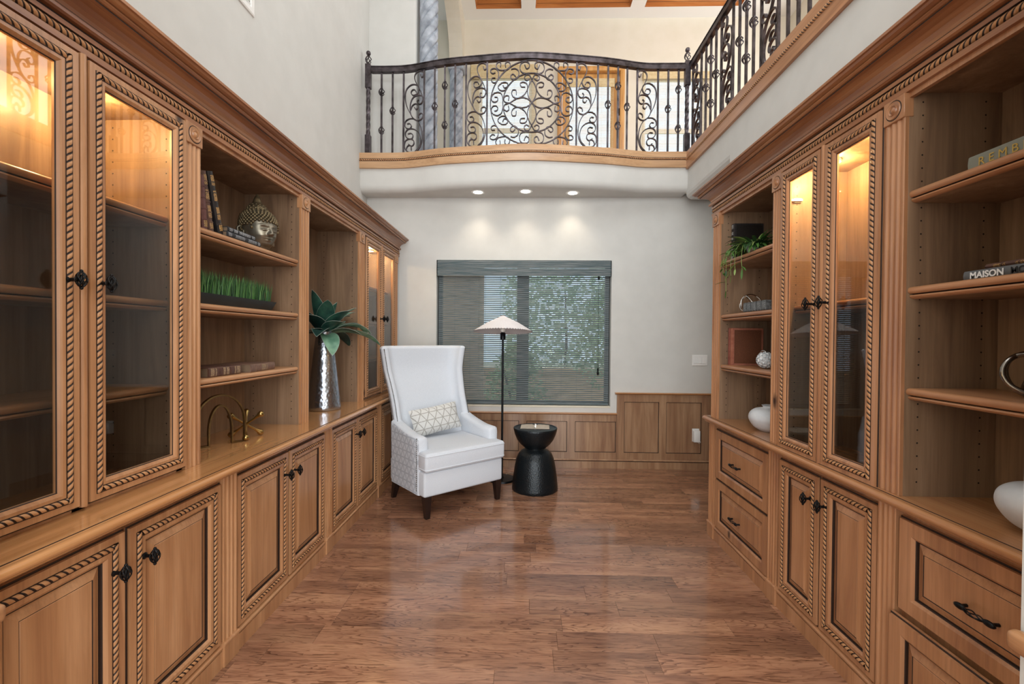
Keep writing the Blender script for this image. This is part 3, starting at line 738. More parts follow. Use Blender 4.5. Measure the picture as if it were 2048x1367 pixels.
base_unit(1, XBL, 2.851, 3.848, 'left base cabinet below the silver vase', [(2.855, 3.300), (3.305, 3.763)], [(3.765, 3.848)], kns=(3.262, 3.345), vb=VBL, plinth=[(2.85, 3.76)])
base_unit(1, XBL, 3.849, 4.76, 'farthest left base cabinet, half hidden behind the armchair', [(3.853, 4.270), (4.275, 4.69)], [(4.693, 4.758)], kns=(4.228, 4.32), vb=VBL, plinth=[(3.853, 4.688)])
XBRR = 1.337; VBR = XBRR-XR+.002
base_unit(-1, XBRR, 2.421, 3.186, 'two-drawer base cabinet at the far end of the right wall', drawers=[(2.427, 3.092, .430, .765, 0), (2.427, 3.092, .092, .424, 0)], pil=[(3.096, 3.184)], vb=VBR, wv=WOODR, plinth=[(2.421, 3.09)])
base_unit(-1, XBRR, 1.680, 2.420, 'right base cabinet with two narrow rope-edged doors', [(1.682, 2.011), (2.016, 2.330)], [(2.334, 2.420)], kns=(1.972, 2.07), vb=VBR, wv=WOODR, plinth=[(1.68, 2.33)])
base_unit(-1, XBRR, .955, 1.679, 'nearest right base cabinet, lower drawer pulled slightly open', drawers=[(.962, 1.596, .440, .768, 0), (.962, 1.596, .092, .432, .03)], pil=[(1.600, 1.679)], vb=VBR, wv=WOODR, plinth=[(.955, 1.595)])

# worktops
def worktop(side, X, y0, y1, vb, lab, end=False):
    t = thing('worktop', lab, 'worktop', (X, y0, 0)); vf = 0.0
    pr = [(vb, ZC), (vf-.022, ZC), (vf-.018, ZC-.003), (vf-.0165, ZC-.0032), (vf-.014, ZC-.001)]
    pr = [(vb, ZC), (vf-.026, ZC), (vf-.0255, ZC-.0025), (vf-.022, ZC-.0035), (vf-.016, ZC-.003)]
    for k in range(1, 9):
        a = PI/2-PI*k/9; pr.append((vf-.0145+.0145*math.cos(a), ZC-.0165+.0145*math.sin(a)))
    n = len(pr)
    pr += [(vf-.018, ZC-.032), (vf-.024, ZC-.034), (vf-.024, ZC-.0405), (vb, ZC-.0405)]
    mats = [0]*len(pr); mats[1] = 1; mats[n-1] = 1
    mb = MB(); L_ = y1-y0
    mb.prism(pr, 0, L_, 'y', 0, mats)
    if end:
        # mitred return of the nosing at the free end
        mb.prism([(L_+p[0]+.026, p[1]) for p in pr[1:]], vb, -.02, 'x', 0)
    mb.build('top_board', [TOPW if side > 0 else TOPR, GLAZE], t, side=side, smooth=40)
worktop(1, -1.184, .955, 4.762, XL+1.184+.002, 'glossy honey-coloured wooden worktop along the left wall')
worktop(-1, 1.262, .955, 3.186, 1.262-XR+.002, 'wooden worktop ledge along the right wall', True)

# ------------------------------------------------------------------ upper units
def crown(side, X, y0, y1, vb, lab, ret=False):
    t = thing('crown_moulding', lab, 'moulding', (X, y0, 0)); L_ = y1-y0
    P = [(0, 2.228, 0), (.013, 2.228, 0), (.013, 2.247, 0), (.006, 2.249, 1), (.006, 2.275, 1), (.012, 2.277, 1), (.014, 2.290, 0), (.006, 2.293, 1), (.008, 2.299, 1), (.022, 2.300, 0), (.029, 2.305, 0), (.030, 2.313, 0), (.024, 2.320, 0), (.016, 2.322, 1),
         (.017, 2.327, 1), (.020, 2.338, 2), (.028, 2.350, 2), (.041, 2.360, 2), (.060, 2.367, 2), (.074, 2.369, 2), (.074, 2.374, 1), (.080, 2.375, 0), (.086, 2.380, 0), (.085, 2.386, 0), (.081, 2.388, 1), (.088, 2.390, 2), (.099, 2.394, 2), (.104, 2.401, 2), (.112, 2.402, 0), (.112, 2.413, 0)]
    pts = [(a, z) for a, z, _ in P]; mats = [m for _, _, m in P[1:]]
    mb = MB()
    A = [(o, 0, z) for o, z in pts]; B = [(o, L_+(o if ret else 0), z) for o, z in pts]
    rings = [A, B]
    # rings along the profile so each strip carries its own material
    for i in range(len(pts)-1):
        mb.add([A[i], B[i], B[i+1], A[i+1]], [(0, 1, 2, 3)], mats[i])
    if ret:
        C = [(vb, L_+o, z) for o, z in pts]
        for i in range(len(pts)-1): mb.add([B[i], C[i], C[i+1], B[i+1]], [(0, 1, 2, 3)], mats[i])
        mb.add([A[-1], B[-1], C[-1], (vb, 0, pts[-1][1])], [(0, 1, 2, 3)], 0)
        mb.add([B[0], (vb, L_, 2.1), C[0]], [(0, 1, 2)], 0)
    else:
        mb.add([A[-1], B[-1], (vb, L_, pts[-1][1]), (vb, 0, pts[-1][1])], [(0, 1, 2, 3)], 0)
        mb.add([(vb, L_, 2.228)]+[B[0]]+B[1:]+[(vb, L_, 2.413)], [tuple(range(len(B)+2))], 0)
    mb.build('cornice', [CROWNW if side > 0 else CROWNW, GLAZE, CROWNW], t, side=side)
    rp = MB().rope((.006, 0, 2.262), (.006, L_, 2.262), (1, 0, 0), .0105, .019)
    if ret: rp.rope((0, L_+.006, 2.262), (vb, L_+.006, 2.262), (0, 1, 0), .0105, .019)
    rp.build('rope_moulding', [ROPEW, GLAZE], t, side=side, smooth=70)
    return t
XUL = -1.358; VUL = XL-XUL+.002
XUR = 1.312; VUR = XUR-XR+.002
crown(1, XUL, .955, 4.763, VUL, 'long crown moulding with rope bead over the left cabinets')
crown(-1, XUR, .955, 3.15, VUR, 'crown moulding with rope bead over the right cabinets', True)

PUCKG = emit('puck_glow', (1, .90, .74, 1), 22)
def puck(x, y, z, lab, power=2.0):
    t = thing('puck_light', lab, 'light', (x, y, z)); MB().lathe([(.024, -.012), (.032, -.012), (.034, -.008), (.034, 0)], 20).build('housing', PLASTIC, t)
    MB().lathe([(.0005, -.0135), (.023, -.0135), (.023, -.012)], 18).build('lens', PUCKG, t)
    d = bpy.data.lights.new('puck_lamp', 'POINT'); d.energy = power; d.color = (1, .66, .28); d.shadow_soft_size = .025
    o = bpy.data.objects.new('puck_lamp', d); COL.objects.link(o); o.parent = t; o.location = (0, 0, -.045)
def bookcase(side, X, vb, y0, y1, o0, o1, lab, shelves, pils, wv, holes_=True):
    """opening o0..o1, pilasters list (a,b)."""
    t = thing('bookcase', lab, 'bookcase', (X, y0, 0)); S = side
    carcass(t, S, o0-y0, o1-y0, ZC, ZT, vb, -.002, True, holes_)
    for a, b in pils:
        pilaster(t, S, a-y0, b-y0, ZC+.0005, 2.146, -.016, .028, wv)
        rosette(t, S, a-y0, b-y0, 2.146, 2.228, -.016, .034, wv)
    MB().box(-.016, .0, o0-y0-.002, o1-y0+.002, ZT-.016, 2.232).build('header', wv, t, side=S)
    for z in shelves: shelf(t, S, o0-y0+.001, o1-y0-.001, z, -.006, vb, WOODH if side > 0 else WOODRH)
    return t
def glass_unit(side, X, vb, y0, y1, o0, o1, lab, doors, kns, shelves, pils, wv, z0=.852):
    t = thing('glass_cabinet', lab, 'cabinet', (X, y0, 0)); S = side
    carcass(t, S, o0-y0, o1-y0, ZC, ZT, vb, -.018, True, True)
    for a, b in pils:
        pilaster(t, S, a-y0, b-y0, ZC+.0005, 2.146, -.016, .028, wv)
        rosette(t, S, a-y0, b-y0, 2.146, 2.228, -.016, .034, wv)
    MB().box(-.018, -.0, o0-y0, o1-y0, 2.20, 2.232).build('header', wv, t, side=S); MB().box(-.018, -.001, o0-y0, o1-y0, ZC, ZC+.03).build('bottom_rail', wv, t, side=S)
    MB().box(-.018, -.001, (doors[0][1]+doors[1][0])/2-y0-.02, (doors[0][1]+doors[1][0])/2-y0+.02, ZC, ZT).build('mullion', wv, t, side=S)
    for a, b in ((o0-.003, doors[0][0]+.03), (doors[1][1]-.03, o1+.003)): MB().box(-.018, -.001, a-y0, b-y0, ZC+.001, ZT+.004).build('face_stile', wv, t, side=S)
    for (a, b), k in zip(doors, kns): door(t, S, a-y0, b-y0, z0, 2.222, 0, wv, glass=True, w=.068, ropei=.036, kn=(k-y0, 1.538))
    g = (doors[0][1]+doors[1][0])/2-y0
    MB().prism([(.0, g-.011), (.020, g-.010), (.024, g-.006), (.026, g), (.024, g+.006), (.020, g+.010), (.0, g+.011)], z0, 2.222, 'z').build('astragal', wv, t, side=S, smooth=40)
    for z in shelves: shelf(t, S, o0-y0+.001, o1-y0-.001, z, -.055, vb, WOODH if side > 0 else WOODRH)
    return t
glass_unit(1, XUL, VUL, .955, 1.822, .965, 1.735, 'near left glass-door cabinet with lit top', [(.96, 1.312), (1.332, 1.737)], (1.276, 1.372), (1.845, 1.513, 1.180), [(1.739, 1.822)], WOODV)
bookcase(1, XUL, VUL, 1.823, 2.757, 1.823, 2.657, 'left open bookcase holding books, a bronze head and a grass planter', (1.834, 1.513, 1.190), [(2.658, 2.757)], WOODV)
bookcase(1, XUL, VUL, 2.758, 3.712, 2.758, 3.602, 'tall left alcove without shelves behind the silver vase', (), [(3.604, 3.712)], WOODV)
glass_unit(1, XUL, VUL, 3.713, 4.762, 3.722, 4.600, 'far left glass-door cabinet beside the back wall', [(3.735, 4.145), (4.165, 4.590)], (4.108, 4.205), (1.835, 1.513, 1.180), [(4.602, 4.70)], WOODV)
bookcase(-1, XUR, VUR, 2.392, 3.150, 2.392, 3.036, 'far right open bookcase holding a trailing plant and books', (1.893, 1.540, 1.206), [(3.038, 3.136)], WOODR)
glass_unit(-1, XUR, VUR, 1.662, 2.391, 1.664, 2.309, 'right glass-door cabinet with glowing upper compartment', [(1.667, 1.978), (1.998, 2.308)], (1.944, 2.035), (1.550,), [(2.311, 2.391)], WOODR, .832)
bookcase(-1, XUR, VUR, .955, 1.661, .956, 1.577, 'near right open bookcase holding two art books', (1.893, 1.563, 1.215), [(1.578, 1.661)], WOODR)
mb = MB().box(VUR, .0, 0, .012, ZC, 2.232); ep = mb.build('end_panel', WOODR, [o for o in bpy.data.objects if o.get('label', '').startswith('far right open')][0], (0, 3.137-2.392, 0), side=-1)
for x, y, z, lab, pw in ((-1.53, 1.16, ZT, 'puck light in the near left glass cabinet, nearer door', 9.0), (-1.53, 1.53, ZT, 'puck light in the near left glass cabinet, farther door', 9.0), (-1.53, 3.95, ZT, 'puck light in the far left glass cabinet, nearer door', 9.0), (-1.53, 4.38, ZT, 'puck light in the far left glass cabinet, farther door', 9.0),
                     (1.45, 1.83, ZT, 'puck light in the right glass cabinet, nearer door', 14.0), (1.45, 2.16, ZT, 'puck light in the right glass cabinet, farther door', 14.0)):
    puck(x, y, z, lab, pw)
def hinge(x, y, z, lab):
    t = thing('cabinet_hinge', lab, 'hinge', (x, y, z)); m = flat('hinge_metal', 'cfcac0', .35, .8) if 'hinge_metal' not in MATS else MATS['hinge_metal']
    MB().box(-.02, .02, -.006, 0, -.012, .012, 0, .001).build('plate', m, t); MB().box(-.045, .02, -.016, -.006, -.006, .006, 0, .001).build('arm', m, t)
hinge(1.375, 2.3085, 2.08, 'steel hinge on the far side inside the right glass cabinet')
# ------------------------------------------------------------------ iron railings
RZ0, RZ1 = 3.25, 4.14
SCR = [
 [(690,350),(700,385),(722,375),(724,335),(692,312),(650,315),(620,350),(620,400),(650,470),(690,545),(722,632)],
 [(635,545),(620,520),(590,520),(575,550),(600,582),(645,572),(672,530),(660,480),(610,455),(560,465),(515,515),(505,600),(520,690),(560,780),(610,860),(660,885),(705,870),(722,830),(700,805),(670,820),(665,850)],
 [(668,642),(650,665),(670,695),(705,685),(720,640),(700,600),(650,590),(600,610),(570,670),(565,760),(585,830),(622,868)],
 [(615,722),(635,750),(660,735),(655,700),(625,685),(590,705),(570,750)],
 [(530,912),(560,910),(580,940),(560,968),(520,960),(500,920),(515,875),(560,853),(610,860),(660,900),(700,980),(715,1080),(700,1170),(650,1235),(580,1252),(520,1225),(497,1170),(510,1110),(560,1090),(605,1110),(612,1150),(585,1175),(545,1150)],
 [(540,1030),(575,1025),(600,1050),(590,1085),(550,1088),(515,1060),(510,1010),(545,975),(610,980),(670,1030),(695,1110),(680,1190),(630,1240)],
 [(580,1225),(575,1175),(540,1170),(520,1210),(545,1250)]]
MEDQ = [  # one quadrant (upper left), mirrored four ways about the medallion centre (1022, 690)
 [(935,490),(885,485),(870,445),(905,425),(955,450),(962,520),(920,590),(850,630),(790,620),(760,570),(775,525),(815,530),(820,585)],
 [(990,382),(955,405),(925,380),(940,340),(985,335),(1018,390)],
 [(718,655),(725,605),(692,590),(660,620),(670,670),(735,690)],
 [(925,205),(950,255),(985,235),(980,185),(930,165),(880,190),(865,250),(890,300),(950,320)],
 [(810,352),(775,320),(745,345),(765,385),(815,385),(850,340),(845,280),(800,250),(750,258)],
 [(645,455),(665,490),(700,480),(710,445),(680,420),(630,425),(582,470),(610,518),(660,525),(690,508)],
 [(535,600),(570,605),(580,640),(550,665),(510,655),(495,610),(520,560),(580,540),(630,570),(645,640)],
 [(610,215),(615,170),(590,150),(560,175),(560,215),(590,250),(640,262),(700,258),(735,225),(735,180),(705,155),(675,180),(680,225)],
 [(545,285),(510,295),(480,265),(500,235),(550,235),(585,280),(585,340),(570,395),(530,415),(495,390),(505,355),(545,355)],
 [(735,690),(820,640),(910,625),(980,650),(1022,690)],
 [(1022,400),(985,460),(965,540),(980,620),(1022,690)]]
def basket(parent, p, h=.085, r=.025):
    mb = MB(); x, y, z = p
    for k in range(5):
        pts = []
        for i in range(9):
            t = i/8; rr = r*math.sin(PI*t)**.9+.004; a = 2*PI*k/5+2.4*t
            pts.append((x+rr*math.cos(a), y+rr*math.sin(a), z-h/2+h*t))
        mb.tube(pts, .0047, 5)
    return mb.build('basket_knuckle', RAILM, parent, smooth=50)
def baluster(parent, x, y, ks, z0=RZ0+.006, z1=RZ1-.05, w=.0085):
    o = MB().box(x-w, x+w, y-w, y+w, z0, z1).build('baluster', RAILM, parent)
    for z in ks: basket(o, (x, y, z))
    return o
def newel(parent, x, y):
    mb = MB(); mb.box(x-.027, x+.027, y-.027, y+.027, RZ0, RZ0+.20, 0, .003)
    mb.box(x-.027, x+.027, y-.027, y+.027, RZ1-.21, RZ1+.035, 0, .003)
    n = mb.build('newel_post', RAILM, parent)
    rings = []
    for i in range(49):
        z = RZ0+.2+(RZ1-.41-RZ0)*i/48; rings.append([(x+.019*(1+.16*math.cos(4*(a-i*.19)))*math.cos(a), y+.019*(1+.16*math.cos(4*(a-i*.19)))*math.sin(a), z) for a in [2*PI*k/24 for k in range(24)]])
    MB().loops(rings).build('twisted_shaft', RAILM, n, smooth=50)
    basket(n, (x, y, RZ1+.085), .09, .026)
    MB().ball((x, y, RZ1+.152), .024, 14, 9).build('ball_finial', RAILM, n, smooth=60)
    return n
def scroll_panel(parent, f, mirror):
    """f(s, z) -> point, s in 0..1 across the panel."""
    for c in SCR:
        pts = []
        for a, b in c:
            s = (a-493)/(727-493); s = 1-s if mirror else s
            z = RZ1-.055-(b-305)/(1255-305)*(RZ1-RZ0-.065); pts.append(f(s, z))
        P = smooth_path(pts, 4); mb = MB(); yield_up = f.up
        mb.tube(P, .004, 4, flat=(.0095, .0042), up=yield_up); mb.build('scroll', RAILM, parent)
YO = .035
fr_ = thing('balcony_railing', 'curved wrought iron balcony railing with round scroll medallion', 'railing', (0, by(0)+YO, RZ0))
# model relative to the origin of the scene and move the parts back
def reloc(parent):
    for o in list(bpy.data.objects):
        if o.parent is parent: o.location = o.location - parent.location
bars = [(-1.494, (3.50, 3.895)), (-1.379, (3.70,)), (-1.263, ()), (-1.039, ()), (-.925, (3.70,)), (-.818, (3.50, 3.895)), (-.712, (3.70,)), (-.600, ()), (-.388, ()), (.495, ()), (.708, ()), (.812, (3.70,)), (.915, (3.50, 3.895)), (1.012, (3.70,)), (1.118, ()), (1.332, ()), (1.435, (3.70,)), (1.538, (3.50, 3.895))]
for x, ks in bars: baluster(fr_, x, by(x)+YO, ks)
def mkf(x0, x1):
    def f(s, z):
        x = x0+(x1-x0)*s; return (x, by(x)+YO, z)
    f.up = (0, 1, 0); return f
for x0, x1, m in ((-1.256, -1.046, False), (-.593, -.395, False), (.502, .701, True), (1.125, 1.325, True)): scroll_panel(fr_, mkf(x0, x1), m)
KS = (RZ1-.055-RZ0-.006)/1095; MC = (.054, (RZ1-.055+RZ0+.006)/2)
def med(a, b): 
    x = MC[0]+(a-1022)*KS*1.0; return (x, by(x)+YO, MC[1]-(b-690)*KS)
def ring(ra, rb):
    P = [med(1022+ra*math.cos(t), 690+rb*math.sin(t)) for t in [2*PI*k/96 for k in range(96)]]
    MB().tube(P, .005, 4, closed=True, flat=(.0095, .0045), up=(0, 1, 0)).build('ring', RAILM, fr_)
ring(540, 545); ring(377, 378)
for c in MEDQ:
    for sx in (1, -1):
        for sz in (1, -1):
            P = smooth_path([med(1022+sx*(a-1022), 690+sz*(b-690)) for a, b in c], 4)
            MB().tube(P, .004, 4, flat=(.009, .0042), up=(0, 1, 0)).build('scroll', RAILM, fr_)
XS = [-1.60+3.20*i/60 for i in range(61)]
hr = [(x, by(x)+YO, RZ1-.024) for x in XS]
MB().tube(hr, .02, 4, flat=(.024, .024), up=(0, 0, 1)).build('handrail', RAILM, fr_)
MB().tube([(x, y, RZ1+.004) for x, y, z in hr], .02, 4, flat=(.004, .03), up=(0, 0, 1)).build('handrail_cap', RAILM, fr_)
MB().tube([(x, by(x)+YO, RZ0+.012) for x in XS], .008, 4, flat=(.007, .009), up=(0, 0, 1)).build('bottom_rail', RAILM, fr_)
newel(fr_, -1.632, by(-1.6)+YO)
reloc(fr_)
sr = thing('balcony_railing', 'straight wrought iron railing along the right balcony edge', 'railing', (XR+.03, 4.59, RZ0))
newel(sr, XR-.005, by(1.6)+YO)
SX = XR+.032
def mky(y0, y1):
    def f(s, z): return (SX, y0+(y1-y0)*s, z)
    f.up = (1, 0, 0); return f
y = 4.535
while y > 1.2:
    baluster(sr, SX, y, ()); baluster(sr, SX, y-.215, ()); scroll_panel(sr, mky(y-.008, y-.207), True)
    for k, ks in ((1, (3.70,)), (2, (3.50, 3.895)), (3, (3.70,))): baluster(sr, SX, y-.215-.1085*k, ks)
    y -= .215+.1085*4
YS = (1.0, by(1.6)+YO)
MB().box(SX-.024, SX+.024, YS[0], YS[1], RZ1-.048, RZ1, 0, .004).build('handrail', RAILM, sr)
MB().box(SX-.03, SX+.03, YS[0], YS[1], RZ1, RZ1+.008, 0, .002).build('handrail_cap', RAILM, sr)
MB().box(SX-.009, SX+.009, YS[0], YS[1], RZ0+.004, RZ0+.018).build('bottom_rail', RAILM, sr)
reloc(sr)

# ------------------------------------------------------------------ wing chair
FAB = speck('chair_linen', 'cdd2da', 'd9dde4', 240, .9, 0, .25, 420, .0015)
def trellis(name, ground, line, k, thick, axes, rough=.9):
    """flat printed lattice: straight lines in three directions."""
    m, nt, b = base_mat(name); tc = N(nt, 'ShaderNodeTexCoord'); sp = N(nt, 'ShaderNodeSeparateXYZ'); L(nt, tc.outputs['Object'], sp.inputs[0])
    A = sp.outputs[axes[0]]; B = sp.outputs[axes[1]]
    def mth(op, a, c=None):
        n = N(nt, 'ShaderNodeMath', operation=op)
        for i, q in enumerate((a, c)):
            if q is None: continue
            if isinstance(q, (int, float)): n.inputs[i].default_value = q
            else: L(nt, q, n.inputs[i])
        return n.outputs[0]
    nz = noise(nt, tc.outputs['Object'], 60, 2)
    tot = None
    for ang, ph in ((PI/6, 0), (-PI/6, 0), (PI/2, .5)):
        d = mth('ADD', mth('ADD', mth('MULTIPLY', A, math.cos(ang)*k), mth('MULTIPLY', B, math.sin(ang)*k)), ph)
        f = mth('ABSOLUTE', mth('SUBTRACT', mth('FRACT', d), .5))
        f = mth('ADD', f, mth('MULTIPLY', mth('SUBTRACT', nz.outputs['Fac'], .5), .06))
        g = mth('LESS_THAN', f, thick)
        tot = g if tot is None else mth('MAXIMUM', tot, g)
    L(nt, mixc(nt, tot, lin(ground), lin(line)), b.inputs['Base Color']); setp(b, Roughness=rough)
    bump(nt, b, noise(nt, tc.outputs['Object'], 400, 2).outputs['Fac'], .2, .001)
    return m
PATF = trellis('chair_trellis_fabric', 'cbcfd6', 'b0b5be', 17, .10, (1, 2))
PILF = trellis('pillow_lattice_fabric', 'd6d5d2', 'a5a29c', 15, .05, (0, 2))
LEGM = speck('espresso_leg', '1c1210', '2b1c17', 20, .3)
NAIL = flat('nailhead', '6f6a62', .3, .9)
def chair():
    t = thing('wing_chair', 'pale grey high-backed wing chair with nailhead trim', 'armchair', (-.655, 3.775, 0), math.radians(41))
    W = .372                                               # half width; front is local -y
    b = soft(MB().box(-W, W, -.30, .30, .165, .355), .018, 3); b.build('seat_base', FAB, t, smooth=50)
    # T cushion
    out = [(-W-.004, -.33), (W+.004, -.33), (W+.004, -.20), (W-.085, -.20), (W-.085, .20), (-W+.085, .20), (-W+.085, -.20), (-W-.004, -.20)]
    mb = MB().prism(out, .357, .500, 'z'); mb = soft(mb, .022, 4)
    mb.v = [(x, y, z+(.034*max(0, 1-(x/.4)**2)*max(0, 1-(y/.36)**2) if z > .44 else 0)) for x, y, z in mb.v]
    c = mb.build('seat_cushion', FAB, t, smooth=60)
    for z in (.378, .479):
        P = [(-W-.004, -.215), (-W-.004, -.312), (W+.004, -.312), (W+.004, -.215)]
        P = [(-W-.003, -.215), (-W-.003, -.31), (-W+.003, -.324), (-W+.017, -.3295), (W-.017, -.3295), (W-.003, -.324), (W+.003, -.31), (W+.003, -.215)]
        MB().tube([(x, y, z) for x, y in P], .0042, 6).build('piping', FAB, c, smooth=60)
    # arms: outer panel, slim rolled top, front post
    for s in (-1, 1):
        rings = []
        NA = 13
        for i in range(NA):
            q = i/(NA-1); y = (-.222, -.217, -.205)[i] if i < 3 else -.205+.44*q; sh = (.020, .007, 0)[i] if i < 3 else 0; top = .60+.080*q**1.6-sh; xo = W+.004+.012*q-sh; xi = W-.078+sh
            sec = [(xo, .165), (xo+.002, .40), (xo+.006, top-.035), (xo+.002, top-.012), (xo-.015, top), (xi+.02, top), (xi, top-.014), (xi-.004, top-.04), (xi, .40), (xi+.004, .165)]
            rings.append([(s*px, y, pz) for px, pz in sec])
        mb = MB(); mb.loops(rings[::-1] if s > 0 else rings, cap0=True, cap1=True)
        mm = []
        for k, f in enumerate(mb.f):
            xs = [abs(mb.v[i][0]) for i in f]; zs = [mb.v[i][2] for i in f]
            mm.append(1 if min(xs) > W-.002 and max(zs) < .66 and len(f) == 4 else 0)
        mb.m = mm
        mb.build('arm', [FAB, PATF], t, smooth=50)
        nh = MB()
        for k in range(26): nh.ball((s*(W+.0105), -.196, .20+k*.0158), .0048, 6, 4)
        part(nh.build('nailhead_trim', NAIL, t, smooth=60))
        if 0: post = soft(MB().prism([(s*(W+.004), -.215), (s*(W-.080), -.215), (s*(W-.080), -.195), (s*(W+.004), -.195)], .165, .60, 'z'), .008, 2); post.build('arm_front', FAB, t, smooth=50)
    # back with wings: inner and outer skins
    NS, NT = 25, 15
    def shape(tq):
        z = .36+.905*tq
        w = .306+.055*max(0, (tq-.5)/.5)**1.5                  # half width at the wing edge
        yw = .105+.26*min(1, tq/.8)**.95+.01*tq               # wing edge
        yb = yw+.085                                         # rear plane
        return z, w, yb, yw
    def skin(off):
        G = []
        for i in range(NT):
            tq = i/(NT-1); z, w, yb, yw = shape(tq); row = []
            for j in range(NS):
                a = -1+2*j/(NS-1); s = 1 if a > 0 else -1; q = abs(a)
                if q < .58:
                    x = s*(w*.80)*(q/.58); y = yb-.012*(1-(q/.58)**2)*-1
                    n = Vector((0, 1, 0))
                else:
                    k = (q-.58)/.42; th = k*PI/2
                    x = s*(w*.80+w*.20*math.sin(th)**.8); y = yb+(yw-yb)*(1-math.cos(th))**.85
                    n = Vector((s*math.sin(th), math.cos(th), 0))
                p = Vector((x, y, z))+n*off
                if off > .02: p.z += .0
                row.append(tuple(p))
            G.append(row)
        return G
    inn, outr = skin(0.0), skin(.066)
    mb = MB()
    mb.loops([r[::-1] for r in inn][::-1][::-1], 0, wrap=False)
    mb.loops(outr, 1, wrap=False)
    # rounded top and wing edges
    def edge(a, b, up):
        P = []
        for k in range(7):
            th = PI*k/6; P.append([tuple(Vector(p)*.5*(1+math.cos(th))+Vector(q)*.5*(1-math.cos(th))+Vector(up(i))*math.sin(th)*.028) for i, (p, q) in enumerate(zip(a, b))])
        return P
    top = edge(inn[-1], outr[-1], lambda i: (0, 0, 1)); mb.loops(top, 0, wrap=False)
    for j, s in ((0, -1), (NS-1, 1)):
        a = [r[j] for r in inn]; b = [r[j] for r in outr]; e = edge(a, b, lambda i: (0, -1, 0)); mb.loops(e, 0, wrap=False)
    for j in (0, NS-1):
        c = (Vector(inn[-1][j])+Vector(outr[-1][j]))/2; d = (Vector(outr[-1][j])-Vector(inn[-1][j])).length/2; mb.ball(tuple(c), 1, 14, 10, sc=(d*1.0, .028, .028))
    mb.build('wing_back', [FAB, PATF], t, smooth=60)
    nh = MB()
    for j, s in ((0, -1), (NS-1, 1)):
        pts = smooth_path([Vector(r[j])*.25+Vector(q[j])*.75+Vector((0, -.030, 0)) for r, q in zip(inn[3:], outr[3:])], 6)
        for p in pts: nh.ball(tuple(p), .0046, 6, 4)
    part(nh.build('nailhead_trim', NAIL, t, smooth=60))
    for x, y, dx, dy in ((-.335, -.268, 0, -.01), (.335, -.268, 0, -.01), (-.325, .262, -.012, .045), (.325, .262, .012, .045)):
        mb = MB(); mb.loops([[(x+dx-.017, y+dy-.017, 0), (x+dx+.017, y+dy-.017, 0), (x+dx+.017, y+dy+.017, 0), (x+dx-.017, y+dy+.017, 0)], [(x-.029, y-.029, .168), (x+.029, y-.029, .168), (x+.029, y+.029, .168), (x-.029, y+.029, .168)]], cap0=True, cap1=True); mb.build('leg', LEGM, t)
    # lumbar pillow
    p = thing('lumbar_pillow', 'white lumbar pillow with grey lattice print on the wing chair', 'pillow', (0, 0, 0), 0)
    NU, NV = 21, 13; mb = MB(); sides = []
    for s in (1, -1):
        G = []
        for i in range(NV):
            for_row = []
            for j in range(NU):
                a = -1+2*j/(NU-1); c = -1+2*i/(NV-1); th = .062*((1-abs(a)**2.6)*(1-abs(c)**2.6))**.5
                for_row.append((a*.235*(1-.05*(1-abs(c))), s*-th, c*.118*(1-.06*(1-abs(a)))))
            G.append(for_row)
        sides.append(G)
    mb.loops(sides[0][::-1][::-1], 0, wrap=False); mb.loops([r[::-1] for r in sides[1]], 0, wrap=False)
    mb.build('cushion_body', PILF, p, smooth=80)
    M = Matrix.Translation((-.655, 3.775, 0)) @ Matrix.Rotation(math.radians(41), 4, 'Z') @ Matrix.Translation((-.01, .165, .655)) @ Matrix.Rotation(-.10, 4, 'Y') @ Matrix.Rotation(-.34, 4, 'X')
    p.matrix_world = M
chair()

# ------------------------------------------------------------------ floor lamp, side table, notebook
LBLK = flat('lamp_black', '101216', .35, .6)
SHD = flat('pleated_paper', 'd8d4d6', .8); SHD.node_tree.nodes['Principled BSDF'].inputs['Subsurface Weight'].default_value = 0
def lamp():
    t = thing('floor_lamp', 'black floor lamp with white pleated cone shade', 'lamp', (-.207, 4.30, 0))
    MB().lathe([(.13, 0), (.13, .012), (.125, .018), (.02, .024), (.012, .04)], 36).build('base', LBLK, t, smooth=40)
    MB().lathe([(.0105, .02), (.0105, 1.375)], 14).build('pole', LBLK, t, smooth=50)
    MB().lathe([(.011, 1.352), (.026, 1.355), (.026, 1.390), (.024, 1.395), (.029, 1.405), (.024, 1.417), (.016, 1.424)], 18).build('socket', LBLK, t, smooth=40)
    MB().ball((0, 0, 1.452), .026, 14, 10, sc=(1, 1, 1.25)).build('bulb', flat('bulb_glass', 'f4f2ea', .2), t, smooth=60)
    n = 68; rings = []
    for q, (r, z) in enumerate([(.285, 1.432), (.16, 1.510), (.022, 1.578)]):
        am = (.0065, .005, .001)[q]; rings.append([((r+(am if k % 2 else -am))*math.cos(2*PI*k/(2*n)), (r+(am if k % 2 else -am))*math.sin(2*PI*k/(2*n)), z-(am*.7 if k % 2 else -am*.7)) for k in range(2*n)])
    q = MB().loops(rings).loops([[(x*.995, y*.995, z-.0015) for x, y, z in r][::-1] for r in rings]); a = math.radians(-5.4)
    q.v = [(x, y*math.cos(a)-(z-1.47)*math.sin(a), 1.47+y*math.sin(a)+(z-1.47)*math.cos(a)) for x, y, z in q.v]; q.build('pleated_shade', SHD, t)
    MB().lathe([(.024, 1.574), (.024, 1.582), (.004, 1.586)], 16).build('shade_cap', SHD, t)
    MB().tube(smooth_path([(.0, .1, .008), (.08, .2, .005), (.18, .1, .005), (.2, -.02, .005), (.12, -.06, .005), (.1, .04, .006), (.2, .12, .005), (.25, .3, .01), (.22, .4, .05)], 6), .003, 6).build('power_cord', flat('clear_cord', 'b9a58c', .3), t, smooth=60)
lamp()
